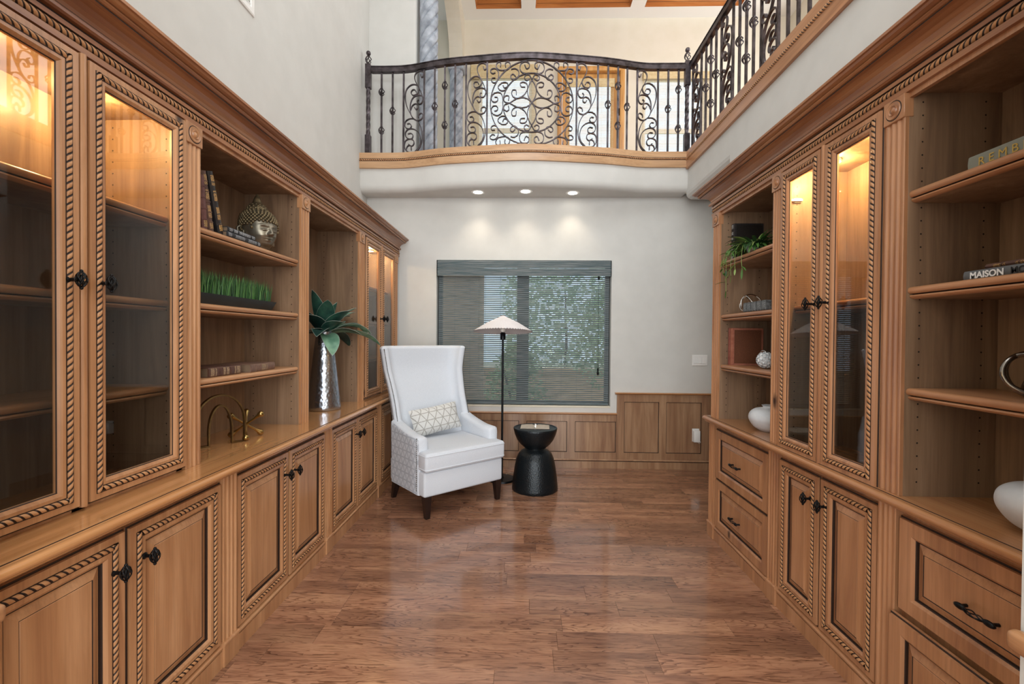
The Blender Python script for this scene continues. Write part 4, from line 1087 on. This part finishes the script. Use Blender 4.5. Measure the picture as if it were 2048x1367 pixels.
def hammered(name, c, rough, metal, scale, strength, dist):
    m, nt, b = base_mat(name); setp(b, Base_Color=lin(c), Roughness=rough, Metallic=metal)
    v = coords(nt); vo = N(nt, 'ShaderNodeTexVoronoi', feature='SMOOTH_F1'); vo.inputs['Scale'].default_value = scale; L(nt, v, vo.inputs['Vector'])
    bump(nt, b, vo.outputs['Distance'], strength, dist); return m
TBL = hammered('side_table_black', '161c20', .34, .4, 105, .45, .004)
tb = thing('side_table', 'black hourglass side table with hammered finish', 'side table', (.107, 4.06, 0))
pr = [(.203, 0), (.208, .006), (.207, .03), (.198, .12), (.185, .21), (.170, .28), (.150, .325), (.122, .352), (.092, .366), (.088, .374)]
MB().lathe(pr, 56).build('pedestal', TBL, tb, smooth=50)
pr = [(.088, .374), (.10, .382), (.135, .412), (.165, .452), (.186, .50), (.197, .54), (.199, .556), (.196, .560), (.188, .560), (.186, .556), (.10, .555), (.0005, .555)]
MB().lathe(pr, 56).build('bowl_top', TBL, tb, smooth=50)
PAPER = speck('kraft_paper', 'b5a898', 'c2b6a6', 40, .85)
nb = thing('notebook', 'small open spiral notebook lying on the black side table', 'notebook', (.105, 4.085, .5555), -.05)
for s in (-1, 1):
    MB().box(min(s*.006, s*.134), max(s*.006, s*.134), -.088, .088, 0, .0025, 0, .0006).build('cover', flat('notebook_cover', '3b332c', .6) if 'notebook_cover' not in MATS else MATS['notebook_cover'], nb)
    P = [(s*.006, .003), (s*.03, .011), (s*.08, .010), (s*.13, .006), (s*.13, .0026), (s*.006, .0026)]
    MB().prism(P, -.085, .085, 'y').build('pages', PAPER, nb)
mb = MB()
for k in range(13):
    y = -.075+k*.0125; mb.tube([(.009*math.cos(a), y+.003*math.sin(a*.5), .008+.009*math.sin(a)) for a in [2*PI*j/10 for j in range(10)]], .0009, 4, closed=True)
mb.build('spiral_binding', flat('binding_wire', 'e6e0d6', .3, .5), nb)
# ------------------------------------------------------------------ ornaments on the left shelves
VBX = -1.42
def gilt(name, leather, gold, k=1.0):
    m, nt, b = base_mat(name); v = coords(nt, (1, 1, 1), 0)
    w = N(nt, 'ShaderNodeTexVoronoi', feature='DISTANCE_TO_EDGE'); w.inputs['Scale'].default_value = 250*k; L(nt, v, w.inputs['Vector'])
    r = ramp(nt, [(.0, (1, 1, 1, 1)), (.10, (1, 1, 1, 1)), (.16, (0, 0, 0, 1))]); L(nt, w.outputs['Distance'], r.inputs[0])
    L(nt, mixc(nt, r.outputs[0], lin(leather), lin(gold)), b.inputs['Base Color']); setp(b, Roughness=.45); return m
def book(name, lab, w, h, d, cover, loc, rot=(0, 0, 0), gold=None, bands=0, parent=None, group=None, page='c9b99a', panels=()):
    """stands on z=0, spine faces +x: thickness w along y, height h, depth d into -x."""
    t = thing(name, lab, 'book', loc, group=group); t.rotation_euler = rot
    P = MATS.get('pages_'+page) or flat('pages_'+page, page, .85)
    mb = MB(); r = min(.006, w*.3)
    prof = [(-d, -w/2), (-.004, -w/2), (0, -w/2+r), (.003, -w*.2), (.0035, 0), (.003, w*.2), (0, w/2-r), (-.004, w/2), (-d, w/2), (-d, w/2-.003), (-.006, w/2-.003), (-.006, -w/2+.003), (-d, -w/2+.003)]
    mb.prism(prof, 0, h, 'z'); mb.build('cover', cover, t, smooth=30)
    MB().box(-d+.004, -.005, -w/2+.003, w/2-.003, .003, h-.003).build('page_block', P, t)
    for k in range(bands):
        z = h*(k+1)/(bands+1); MB().prism([(-.003, -w/2), (.002, -w/2+r*.6), (.0062, 0), (.002, w/2-r*.6), (-.003, w/2)], z-.0025, z+.0025, 'z').build('raised_band', cover, t, smooth=40)
    if gold:
        for z0, z1 in panels: MB().prism([(-.002, -w*.36), (.0042, -w*.2), (.0046, 0), (.0042, w*.2), (-.002, w*.36)], h*z0, h*z1, 'z').build('gilt_panel', gold, t)
    return t
BRN = speck('brown_leather', '4a3028', '5c3e33', 40, .45); BLKL = speck('black_leather', '1d1b1c', '2c2829', 40, .42); RED = speck('oxblood_leather', '5b3532', '6d4440', 40, .5)
TAN = speck('tan_leather', '6b4f42', '7c5f50', 40, .5); CLOTH = flat('black_cloth', '2a2c30', .6)
G1 = gilt('gilt_brown', '4a3028', 'b08a52'); G2 = gilt('gilt_black', '1d1b1c', 'b98e50'); G3 = gilt('gilt_tan', '66503f', 'a48a6c', .8)
pn = [(.06, .18), (.24, .44), (.54, .70), (.78, .94)]
ZS1 = 1.8345
book('book', 'oxblood leather book at the left end of the top left shelf', .034, .235, .17, RED, (-1.400, 1.925, ZS1+.002), (.10, 0, 0), G1, 4, panels=pn[:1])
book('book', 'brown gilt leather book leaning between two others, top left shelf', .034, .262, .18, BRN, (-1.405, 1.972, ZS1+.004), (.20, 0, 0), G1, 5, panels=pn)
book('book', 'black gilt leather book leaning rightmost of three, top left shelf', .036, .275, .18, BLKL, (-1.400, 2.028, ZS1+.006), (.27, 0, 0), G2, 5, panels=pn)
WHTP = flat('white_print', 'b9bcc0', .5)
def flatbook(lab, L_, T, d, cover, loc, rz, name='book', side=1, gold=None, panels=(), bands=0, page='75614d', text=None, group=None):
    """lies flat: spine along y facing +x (side=1) or -x (side=-1)."""
    t = thing(name, lab, 'book', loc, rz, group=group); P = MATS.get('pages_'+page) or flat('pages_'+page, page, .85)
    prof = [(-d, 0), (-.003, 0), (0, .004), (.002, T/2), (0, T-.004), (-.003, T), (-d, T), (-d, T-.0025), (-.005, T-.0025), (-.005, .0025), (-d, .0025)]
    MB().prism(prof, -L_/2, L_/2, 'y').build('cover', cover, t, side=side, smooth=30); MB().box(-d+.003, -.004, -L_/2+.003, L_/2-.003, .0025, T-.0025).build('page_block', P, t, side=side)
    for k in range(bands):
        y = -L_/2+L_*(k+1)/(bands+1); MB().prism([(-.002, .001), (.0025, .006), (.0042, T/2), (.0025, T-.006), (-.002, T-.001)], y-.0025, y+.0025, 'y').build('raised_band', cover, t, side=side, smooth=40)
    for a, b in panels: MB().prism([(-.001, .003), (.0012, .005), (.0031, T/2), (.0012, T-.005), (-.001, T-.003)], -L_/2+L_*a, -L_/2+L_*b, 'y').build('spine_panel', gold, t, side=side)
    return t
flatbook('lower of two thin black books lying in front of the bronze head', .26, .024, .10, CLOTH, (-1.375, 2.160, ZS1+.001), 0, gold=gilt('white_print_pattern', '2a2c30', '8d9094', .9), panels=[(.03, .12), (.22, .50), (.60, .86), (.90, .97)])
flatbook('upper of two thin black books lying in front of the bronze head', .215, .022, .095, CLOTH, (-1.38, 2.148, ZS1+.026), .02, gold=gilt('white_print_pattern2', '2a2c30', 'a9adb2', .7), panels=[(.04, .14), (.19, .33), (.38, .80), (.86, .97)])
def head():
    t = thing('bronze_head', 'bronze head statue with beaded hair and pointed topknot', 'statue', (-1.475, 2.435, ZS1+.001), -.42); t.scale = (1.16, 1.16, 1.16)
    BR = speck('antique_bronze', '6b6558', '968e7e', 12, .36, .75, .08, 40, .001); BRD = speck('antique_bronze_dark', '5f5440', '8a7a5c', 50, .42, .7)
    # face and skull: rings in z, front is +x
    rows = [(.0, .038, .040, .0), (.012, .042, .044, .0), (.024, .046, .048, .004), (.036, .056, .052, .010), (.05, .066, .058, .010), (.07, .076, .066, .008), (.09, .081, .071, .006), (.11, .084, .074, .004), (.13, .084, .075, .002), (.15, .080, .072, .0), (.17, .072, .065, -.003), (.188, .056, .050, -.006), (.200, .038, .034, -.008), (.206, .014, .012, -.009)]
    n = 128; rings = []
    for z, rx, ry, ox in rows: rings.append([[ox+rx*math.cos(2*PI*k/n), ry*math.sin(2*PI*k/n), z] for k in range(n)])
    def gauss(a, z, a0, z0, sa, sz): return math.exp(-((a-a0)/sa)**2-((z-z0)/sz)**2)
    fine = []
    for i in range(len(rings)-1):
        for q in range(8):
            f = q/8; fine.append([[p[c]*(1-f)+r[c]*f for c in range(3)] for p, r in zip(rings[i], rings[i+1])])
    fine.append(rings[-1])
    for ring in fine:
        for k, p in enumerate(ring):
            a = 2*PI*k/n; a = a-2*PI if a > PI else a; z = p[2]; d = 0
            if .068 < z < .118:
                t_ = min(1, max(0, (z-.076)/.036)); up = math.exp(-((z-.077)/.005)**2) if z < .077 else 1
                d += up*(.019*(1-t_)**.8+.004*(1-t_))*math.exp(-(a/(.15-.06*t_))**2)                 # nose ridge
            for s in (-1, 1):
                d += .007*gauss(a, z, s*.15, .0755, .07, .006)                                       # nostril
                d += -.006*gauss(a, z, s*.37, .102, .22, .009)+.009*gauss(a, z, s*.38, .0965, .17, .0062)-.004*gauss(a, z, s*.38, .0905, .20, .0016)+.003*gauss(a, z, s*.5, .068, .25, .012)
                d += .005*gauss(a, z, s*.20, .113, .12, .0035)+.005*gauss(a, z, s*.42, .117, .16, .0035)  # brow
            d += .0075*gauss(a, z, 0, .0585, .24, .0034)+.008*gauss(a, z, 0, .0495, .19, .0042)-.006*gauss(a, z, 0, .0540, .27, .0015)
            d += .007*gauss(a, z, 0, .032, .28, .009)
            r = math.hypot(p[0], p[1])
            if r > 1e-4: p[0] += p[0]/r*d; p[1] += p[1]/r*d
    MB().loops(fine, cap0=True, cap1=True).build('face', BR, t, smooth=80)
    hr = MB(); cnt = 0
    for i in range(15):
        z = .085+i*.0085; kk = 30 if i < 11 else 30-5*(i-10)
        for k in range(max(kk, 8)):
            a = 2*PI*(k+.5*(i % 2))/max(kk, 8); aa = a if a <= PI else a-2*PI
            lim = .136 if abs(aa) < .80 else (.136-.060*min(1, (abs(aa)-.80)/.35))
            if z < lim: continue
            if abs(aa) > 1.1 and abs(aa) < 1.75 and z < .115: continue
            j = 0
            while j < len(rows)-2 and rows[j+1][0] < z: j += 1
            f = min(1, (z-rows[j][0])/(rows[j+1][0]-rows[j][0])); rx = rows[j][1]*(1-f)+rows[j+1][1]*f; ry = rows[j][2]*(1-f)+rows[j+1][2]*f; ox = rows[j][3]*(1-f)+rows[j+1][3]*f
            hr.ball((ox+(rx+.003)*math.cos(a), (ry+.003)*math.sin(a), z), .0068, 6, 4)
    part(hr.build('hair_curls', BRD, t, smooth=70))
    tk = MB().lathe([(.042, .188), (.042, .205), (.036, .22), (.022, .228), (.019, .24), (.013, .258), (.006, .272), (.0005, .279)], 20, (-.008, 0, 0)); 
    for i in range(4):
        for k in range(12): a = 2*PI*(k+.5*(i % 2))/12; rr = (.042, .042, .038, .029)[i]; tk.ball((-.008+rr*math.cos(a), rr*math.sin(a), .193+i*.0095), .006, 6, 4)
    tk.build('topknot', BRD, t, smooth=60)
    for s in (-1, 1):
        P = smooth_path([(-.012, s*.074, .112), (-.022, s*.086, .104), (-.020, s*.084, .08), (-.008, s*.080, .055), (.002, s*.074, .046), (.004, s*.073, .06), (.002, s*.074, .09)], 4)
        MB().tube(P, [.004+.004*math.sin(PI*i/(len(P)-1)) for i in range(len(P))], 7).build('ear', BR, t, smooth=70)
    MB().lathe([(.045, -.0005), (.046, .006), (.04, .012)], 24).build('neck_base', BR, t, smooth=50)
head()
def planter():
    t = thing('grass_planter', 'long dark tray planted with upright green grass', 'planter', (-1.475, 2.155, 1.5135))
    M = speck('dark_tray', '141a1d', '20282b', 12, .45); h = .33
    mb = MB(); mb.loops([[(-.055, -h+.02, 0), (.055, -h+.02, 0), (.055, h-.02, 0), (-.055, h-.02, 0)], [(-.075, -h, .05), (.075, -h, .05), (.075, h, .05), (-.075, h, .05)], [(-.070, -h+.005, .05), (.070, -h+.005, .05), (.070, h-.005, .05), (-.070, h-.005, .05)], [(-.066, -h+.01, .035), (.066, -h+.01, .035), (.066, h-.01, .035), (-.066, h-.01, .035)]], cap0=True, cap1=True)
    mb.build('tray', M, t)
    rnd = random.Random(5); g = MB(); mats = []
    for i in range(1500):
        x = rnd.uniform(-.052, .058); y = rnd.uniform(-h+.02, h-.02); H = rnd.uniform(.085, .135); a = rnd.uniform(0, PI); w = rnd.uniform(.0015, .0028)
        lx, ly = rnd.gauss(0, .010), rnd.gauss(0, .014); dx, dy = w*math.cos(a), w*math.sin(a)
        g.add([(x-dx, y-dy, .036), (x+dx, y+dy, .036), (x+lx*.35+dx*.8, y+ly*.35+dy*.8, .036+H*.55), (x+lx*.35-dx*.8, y+ly*.35-dy*.8, .036+H*.55), (x+lx, y+ly, .036+H)], [(0, 1, 2, 3), (3, 2, 4)], rnd.randrange(3))
    part(g.build('grass_blades', [flat('grass_a', '3f6b34', .6), flat('grass_b', '5c8748', .6), flat('grass_c', '2d5230', .6)], t))
planter()
ZS3 = 1.1905
flatbook('brown gilt leather book lying on the lowest left shelf, nearer one', .235, .042, .165, BRN, (-1.385, 2.035, ZS3), .03, gold=G3, panels=[(.05, .22), (.42, .60), (.78, .96)], bands=5)
flatbook('thick tan leather book lying on the lowest left shelf, farther one', .26, .040, .20, TAN, (-1.385, 2.335, ZS3), .10, gold=G3, panels=[(.42, .66)], bands=4)
BRASS = speck('aged_brass', '7a6a4c', '98875f', 20, .24, .95); BRASS2 = speck('polished_brass', '9c8350', 'b99c62', 14, .2, .95)
def arch():
    t = thing('arch_sculpture', 'slim bronze double arch ornament on the left worktop', 'ornament', (-1.487, 2.145, ZC), math.radians(-38))
    def ar(w, h, n=24): return [(w*math.cos(PI*k/n), h*math.sin(PI*k/n)) for k in range(n+1)]
    O = [(.108, 0), (.108, .10)]+[(x, .10+z) for x, z in ar(.108, .14)][1:]+[(-.108, 0)]
    I = [(-.05, 0), (-.05, .06)]+[(x, .06+z) for x, z in ar(.05, .13)[::-1]][1:]+[(.05, 0)]
    path = [(0, x, z+.0035) for x, z in O+I]
    MB().tube(path, .004, 4, closed=True, flat=(.013, .0035), up=(1, 0, 0)).build('arch_bar', BRASS, t, smooth=30)
arch()
def jack():
    t = thing('jack_sculpture', 'brass toy-jack ornament with six ball ends', 'ornament', (-1.452, 2.292, ZC+.0725))
    a0 = math.atan2(-2.24, 1.4)
    ax = []
    for k in range(3):
        a = a0+2*PI*k/3; e = math.asin(1/math.sqrt(3)); ax.append(Vector((math.cos(a)*math.cos(e), math.sin(a)*math.cos(e), -math.sin(e))))
    mb = MB()
    for v in ax:
        for s in (1, -1):
            d = v*s; mb.tube([d*.0, d*.05, d*.078, d*.088, d*.098, d*.106, d*.110], [.0060, .0055, .010, .015, .0165, .012, .002], 12)
    mb.build('jack_body', BRASS2, t, smooth=70)
jack()
HAM = hammered('hammered_silver', 'aab0ba', .27, 1.0, 55, .55, .005)
def vase():
    t = thing('silver_vase', 'tall tapered hammered silver vase on the left worktop', 'vase', (-1.462, 3.225, ZC))
    pr = [(.110, 0), (.116, .006), (.115, .03), (.102, .15), (.087, .29), (.072, .42), (.060, .52), (.053, .562), (.054, .575), (.050, .575), (.049, .55), (.0005, .50)]
    MB().lathe(pr, 56).build('vase_body', HAM, t, smooth=60)
    pl = thing('agave_plant', 'spray of broad dark green leaves in the silver vase', 'plant', (-1.462, 3.225, ZC+.53))
    G = [speck('leaf_teal', '23463f', '3c6a58', 14, .45, sc=(1, 1, 1), jitter=3), speck('leaf_light', '54806a', '7fa78c', 14, .5, jitter=3), speck('leaf_dark', '16302c', '25463e', 14, .45, jitter=3)]
    W = flat('leaf_edge', 'b8c4b8', .6)
    def leaf(az, el, ln, w, droop, mi, twist=0.0):
        d = Vector((math.cos(az), math.sin(az), 0)); s = Vector((-math.sin(az), math.cos(az), 0)); p = Vector((d.x*.02, d.y*.02, .02)); e = el; C = []
        n = 11
        for i in range(n+1):
            q = i/n; C.append((p.copy(), e)); p = p+(d*math.cos(e)+Vector((0, 0, math.sin(e))))*(ln/n); e -= droop/n
        L_, M_, R_ = [], [], []
        for i, (c, e) in enumerate(C):
            q = i/n; ww = w*(math.sin(PI*min(1, q*.86+.14))**.8)*(1 if q < .98 else .25); nrm = (-d*math.sin(e)+Vector((0, 0, math.cos(e)))); ss = (s*math.cos(twist)+nrm*math.sin(twist))
            L_.append(tuple(c-ss*ww+nrm*ww*.30)); M_.append(tuple(c)); R_.append(tuple(c+ss*ww+nrm*ww*.30))
        mb = MB(); mb.loops([L_, M_, R_], 0, wrap=False); mb.loops([[tuple(Vector(p)-Vector((0, 0, .0016))) for p in q] for q in (R_, M_, L_)], 0, wrap=False)
        mb.tube(L_, .0008, 4, mi=1); mb.tube(R_, .0008, 4, mi=1)
        mb.build('leaf', [G[mi], W], pl, smooth=70)
    D_ = math.radians
    for a in ((-95, 74, .36, .045, .35, 0), (-60, 62, .33, .055, .5, 0), (-20, 55, .30, .06, .7, 0), (20, 60, .30, .055, .6, 1), (60, 55, .33, .05, .8, 1), (-120, 55, .30, .05, .6, 2), (-150, 60, .30, .05, .4, 2), (95, 45, .40, .045, .9, 1), (75, 30, .60, .05, 1.25, 1), (64, 10, .60, .055, .75, 1), (52, 34, .42, .05, 1.3, 1), (80, 48, .38, .05, .9, 0), (85, 8, .42, .05, .9, 2),
              (-48, -5, .25, .055, 1.5, 1), (-75, 22, .30, .05, 1.0, 2), (-100, 18, .32, .05, .8, 2), (-88, 40, .33, .05, .6, 2), (-125, 8, .30, .05, .8, 2), (20, 25, .26, .05, 1.0, 0), (-10, 78, .26, .05, .3, 0), (140, 45, .20, .05, .6, 2), (-35, 40, .27, .058, .8, 0)):
        az, el, ln, w, dr, mi = a; leaf(D_(az), D_(el), ln*.95, w*1.12, dr, mi)
vase()

# ------------------------------------------------------------------ ornaments on the right shelves
CER = speck('white_ceramic', 'c6cad0', 'dcdfe3', 7, .55, 0, .15, 30, .002)
def wvase(x, y, R, H, lab, neck=True):
    t = thing('white_vase', lab, 'vase', (x, y, ZC)); pr = [(R*.45, 0), (R*.52, .003), (R*.78, H*.16), (R*.95, H*.36), (R, H*.52), (R*.93, H*.70), (R*.72, H*.84), (R*.42, H*.905), (R*.36, H*.93), (R*.37, H*.97), (R*.42, H), (R*.36, H), (R*.30, H*.94), (.0005, H*.9)]
    if not neck: pr = [(R*.32, 0), (R*.40, .002), (R*.72, H*.16), (R*.93, H*.38), (R, H*.58), (R*.94, H*.78), (R*.74, H*.92), (R*.45, H*.985), (R*.28, H), (R*.22, H*.99), (.0005, H*.95)]
    pr = [(max(p.x, .0005), p.y) for p in smooth_path([(r, h, 0) for r, h in pr], 5)]
    MB().lathe(pr, 64).build('vase_body', CER, t, smooth=70)
wvase(1.452, 2.66, .118, .150, 'round white ceramic vase on the far right worktop')
wvase(1.465, 1.262, .118, .140, 'white egg-shaped ceramic vase at the right picture edge', False)
CHR = flat('chrome', 'c9c6c2', .12, 1.0); CHRD = flat('dark_chrome', '8c8680', .18, 1.0)
def knot(x, y, z, R, lab, rad, m, r=.0):
    t = thing('knot_sculpture', lab, 'ornament', (x, y, z+R*.92+rad))
    for k, (a, b) in enumerate(((.2, .35), (1.25, -.5), (2.3, .75))):
        P = []
        for i in range(40):
            th = 2*PI*i/40; p = Vector((R*math.cos(th), R*.92*math.sin(th), .12*R*math.sin(2*th+k)))
            P.append(Matrix.Rotation(a+r, 3, 'Z') @ (Matrix.Rotation(PI/2+b*.6, 3, 'X') @ p))
        zc = min(p.z for p in P); P = [p*min(1, (R*.92)/abs(zc)) for p in P]
        MB().tube(P, rad, 8, closed=True).build('ring', m, t, smooth=70)
knot(1.42, 2.86, 1.5405, .062, 'silver wire knot ornament beside small dark books, far right shelf', .0042, CHR)
knot(1.43, 1.288, 1.2155, .068, 'chrome ring knot ornament at the right picture edge', .0072, CHRD, .6)
MID = speck('dark_patterned', '3a3c3e', '6b6d6e', 60, .6)
for i, (y, w) in enumerate(((2.735, .034), (2.690, .042), (2.635, .052), (2.575, .046), (2.522, .042))):
    lab = 'dark patterned keepsake block, %s in the row beside the wire knot' % ('first', 'second', 'third', 'fourth', 'fifth')[i]
    t = thing('keepsake_block', lab, 'ornament', (1.345, y, 1.5405), group='keepsake blocks on the far right shelf')
    MB().box(-.018, .018, -w/2, w/2, 0, .056, 0, .003).build('block', MID, t)
    G = gilt('block_relief', '26282a', '7d8082', .75) if 'block_relief' not in MATS else MATS['block_relief']
    MB().box(-.020, -.017, -w/2+.005, w/2-.005, .006, .05, 0, .001).build('relief_plate', G, t)
MAH = gilt('red_gilt_cover', '512b1b', '69402a', 1.1); REDL = speck('red_leather', '7c4238', '93564a', 30, .5); REDB = speck('brick_leather', '8a4f3c', '9d6450', 30, .5); TEAL = speck('teal_cloth', '1d3e3c', '2c524e', 30, .6)
def rbook(lab, w, h, d, cover, x, y, z, bands=0, rx=0.0, page='c9b99a', gold=None, panels=(), side_m=None):
    t = book('book', lab, w, h, d, cover, (x, y, z), (rx, 0, PI), gold, bands, page=page, panels=panels)
    if side_m: MB().box(-d+.012, -.014, w/2+.0, w/2+.0012, .012, h-.012).build('cover_panel', side_m, t)
    return t
rbook('red leather book leftmost on the third far right shelf', .030, .245, .18, REDL, 1.365, 3.016, 1.2065, 4)
rbook('brick leather book with ornate brown cover, third far right shelf', .034, .243, .20, REDB, 1.362, 2.983, 1.2065, 4, side_m=MAH)
rbook('teal cloth book in the shadow of the third far right shelf', .03, .235, .17, TEAL, 1.43, 2.62, 1.2065, 0)
rbook('black ornate book standing at the left of the top far right shelf', .044, .245, .19, BLKL, 1.375, 3.008, 1.8935, 0, gold=gilt('silver_print', '1d1b1c', 'a8a8a6', .8), panels=[(.03, .13), (.2, .36), (.42, .5), (.55, .64), (.7, .78), (.86, .97)], side_m=gilt('black_gilt_cover', '0e0b0a', '1f1812', .5))
def coral():
    t = thing('flower_ball', 'white sculpted flower ball in a silver ring, third far right shelf', 'ornament', (1.40, 2.63, 1.2065)); mb = MB(); rnd = random.Random(3)
    for i in range(60):
        f = (i+.5)/60; ph = math.acos(1-2*f); th = PI*(1+5**.5)*i; c = Vector((math.sin(ph)*math.cos(th), math.sin(ph)*math.sin(th), math.cos(ph)))
        o = c.orthogonal().normalized(); w = c.cross(o)
        for k in range(5):
            a = 2*PI*k/5+i; p = c*.043+(o*math.cos(a)+w*math.sin(a))*.006; tip = c*.049+(o*math.cos(a)+w*math.sin(a))*.0105; s = (o*-math.sin(a)+w*math.cos(a))*.0055
            mb.add([c*.043, p+s+c*.002, tip, p-s+c*.002], [(0, 1, 2, 3)])
    mb.ball((0, 0, 0), .0425, 16, 10)
    mb.v = [(x, y, z+.052) for x, y, z in mb.v]
    mb.build('petals', speck('flower_white', 'b9bfc4', 'e3e6e8', 40, .7), t)
    MB().tube([(.0, .022+.052*math.cos(a), .056+.05*math.sin(a)) for a in [2*PI*k/36 for k in range(36)]], .0035, 8, closed=True).build('ring', CHR, t, smooth=70)
coral()
def trailing():
    t = thing('trailing_plant', 'green trailing plant in a small silver pot, top far right shelf', 'plant', (1.372, 2.715, 1.8935))
    MB().lathe([(.034, 0), (.038, .003), (.043, .025), (.044, .046), (.040, .046), (.038, .035), (.0005, .03)], 24).build('pot', flat('silver_pot', '9ba39f', .3, .7), t, smooth=50)
    G = [flat('plant_green', '4f7a35', .5), flat('plant_green_dark', '2a4a24', .5), flat('plant_green_light', '8aa05a', .5)]
    rnd = random.Random(21)
    def blade(p, d, ln, w, droop, mi):
        s = d.cross(Vector((0, 0, 1))); s = s.normalized() if s.length > .01 else Vector((1, 0, 0)); A, B, C = [], [], []; q = p.copy(); e = d.normalized()
        for i in range(7):
            f = i/6; ww = w*math.sin(PI*min(1, f*.9+.1))**.8; A.append(tuple(q-s*ww)); C.append(tuple(q+s*ww)); B.append(tuple(q-Vector((0, 0, ww*.4)))); q = q+e*(ln/6); e = (e+Vector((0, 0, -droop/6))).normalized()
        mb = MB(); mb.loops([A, B, C], wrap=False); mb.build('leaf', G[mi], t, smooth=60)
    for i in range(90):
        a = rnd.uniform(0, 2*PI); el = rnd.uniform(.1, 1.3); d = Vector((math.cos(a)*math.cos(el)-.2, math.sin(a)*math.cos(el)*1.7, math.sin(el)*.7))
        blade(Vector((.02*math.cos(a), .03*math.sin(a), .04)), d, rnd.uniform(.09, .17), rnd.uniform(.007, .013), rnd.uniform(.9, 2.0), rnd.choice((0, 0, 1, 1, 2)))
    # runners that hang over the shelf edge
    for y, ln in ((.10, .12), (.16, .21), (.05, .09), (-.03, .10), (.20, .10)):
        P = smooth_path([(0, y*.3, .06), (-.05, y*.7, .075), (-.085, y, .03), (-.092, y*1.05, -.05), (-.088, y*1.1, -ln)], 5); MB().tube(P, .0016, 5).build('runner', G[2], t)
        for k, p in enumerate(P[4::2]):
            d = Vector((rnd.uniform(-.7, .2), rnd.uniform(-1, 1), rnd.uniform(-1, .3))); blade(Vector(p), d, rnd.uniform(.04, .075), .006, .8, rnd.choice((0, 0, 1, 2)))
trailing()
def text(parent, s, size, m, mat4, name='title', extrude=.0003, bold=0.0):
    c = bpy.data.curves.new(name, 'FONT'); c.body = s; c.size = size; c.extrude = extrude; c.offset = bold; c.align_x = 'LEFT'
    o = bpy.data.objects.new(name+'_tmp', c); COL.objects.link(o); bpy.context.view_layer.update()
    me = bpy.data.meshes.new_from_object(o.evaluated_get(bpy.context.evaluated_depsgraph_get())); bpy.data.objects.remove(o)
    me.materials.clear(); me.materials.append(m); q = bpy.data.objects.new(name, me); COL.objects.link(q); q.parent = parent; q.matrix_local = mat4
    return q
GOLDT = flat('gold_lettering', 'c2a04c', .4, .3); WHITET = flat('white_lettering', 'e6e8ea', .5); BLACKT = flat('black_lettering', '141416', .5)
# lettering runs along the spine, read from the room (towards -y)
def spine_mat(x, y, z): return Matrix(((0, 0, -1, x), (-1, 0, 0, y), (0, 1, 0, z), (0, 0, 0, 1)))
rb = flatbook('grey-green art book lettered REMBRANDT on the top near right shelf', .32, .050, .24, flat('grey_green_cloth', '7d7f74', .6), (1.365, 1.262, 1.8935), 0, side=-1, page='d9d2c2')
tx = text(rb, 'R E M B R A N D T', .034, GOLDT, spine_mat(-.0032, .128, .0135))
mbk = flatbook('grey art book lettered in white and black on the second near right shelf', .32, .030, .24, flat('slate_cloth', '5c5e61', .6), (1.365, 1.27, 1.5635), 0, side=-1, page='d9d2c2')
text(mbk, 'MAISON', .026, WHITET, spine_mat(-.0032, .138, .006), bold=.0008)
text(mbk, 'MO', .026, BLACKT, spine_mat(-.0032, .024, .006), bold=.0004)
flatbook('thin brown gilt book lying on the grey art book, second near right shelf', .28, .016, .17, BRN, (1.385, 1.245, 1.5940), 0, side=-1, gold=G1, panels=[(.08, .18), (.3, .45), (.55, .7), (.8, .92)], bands=5)
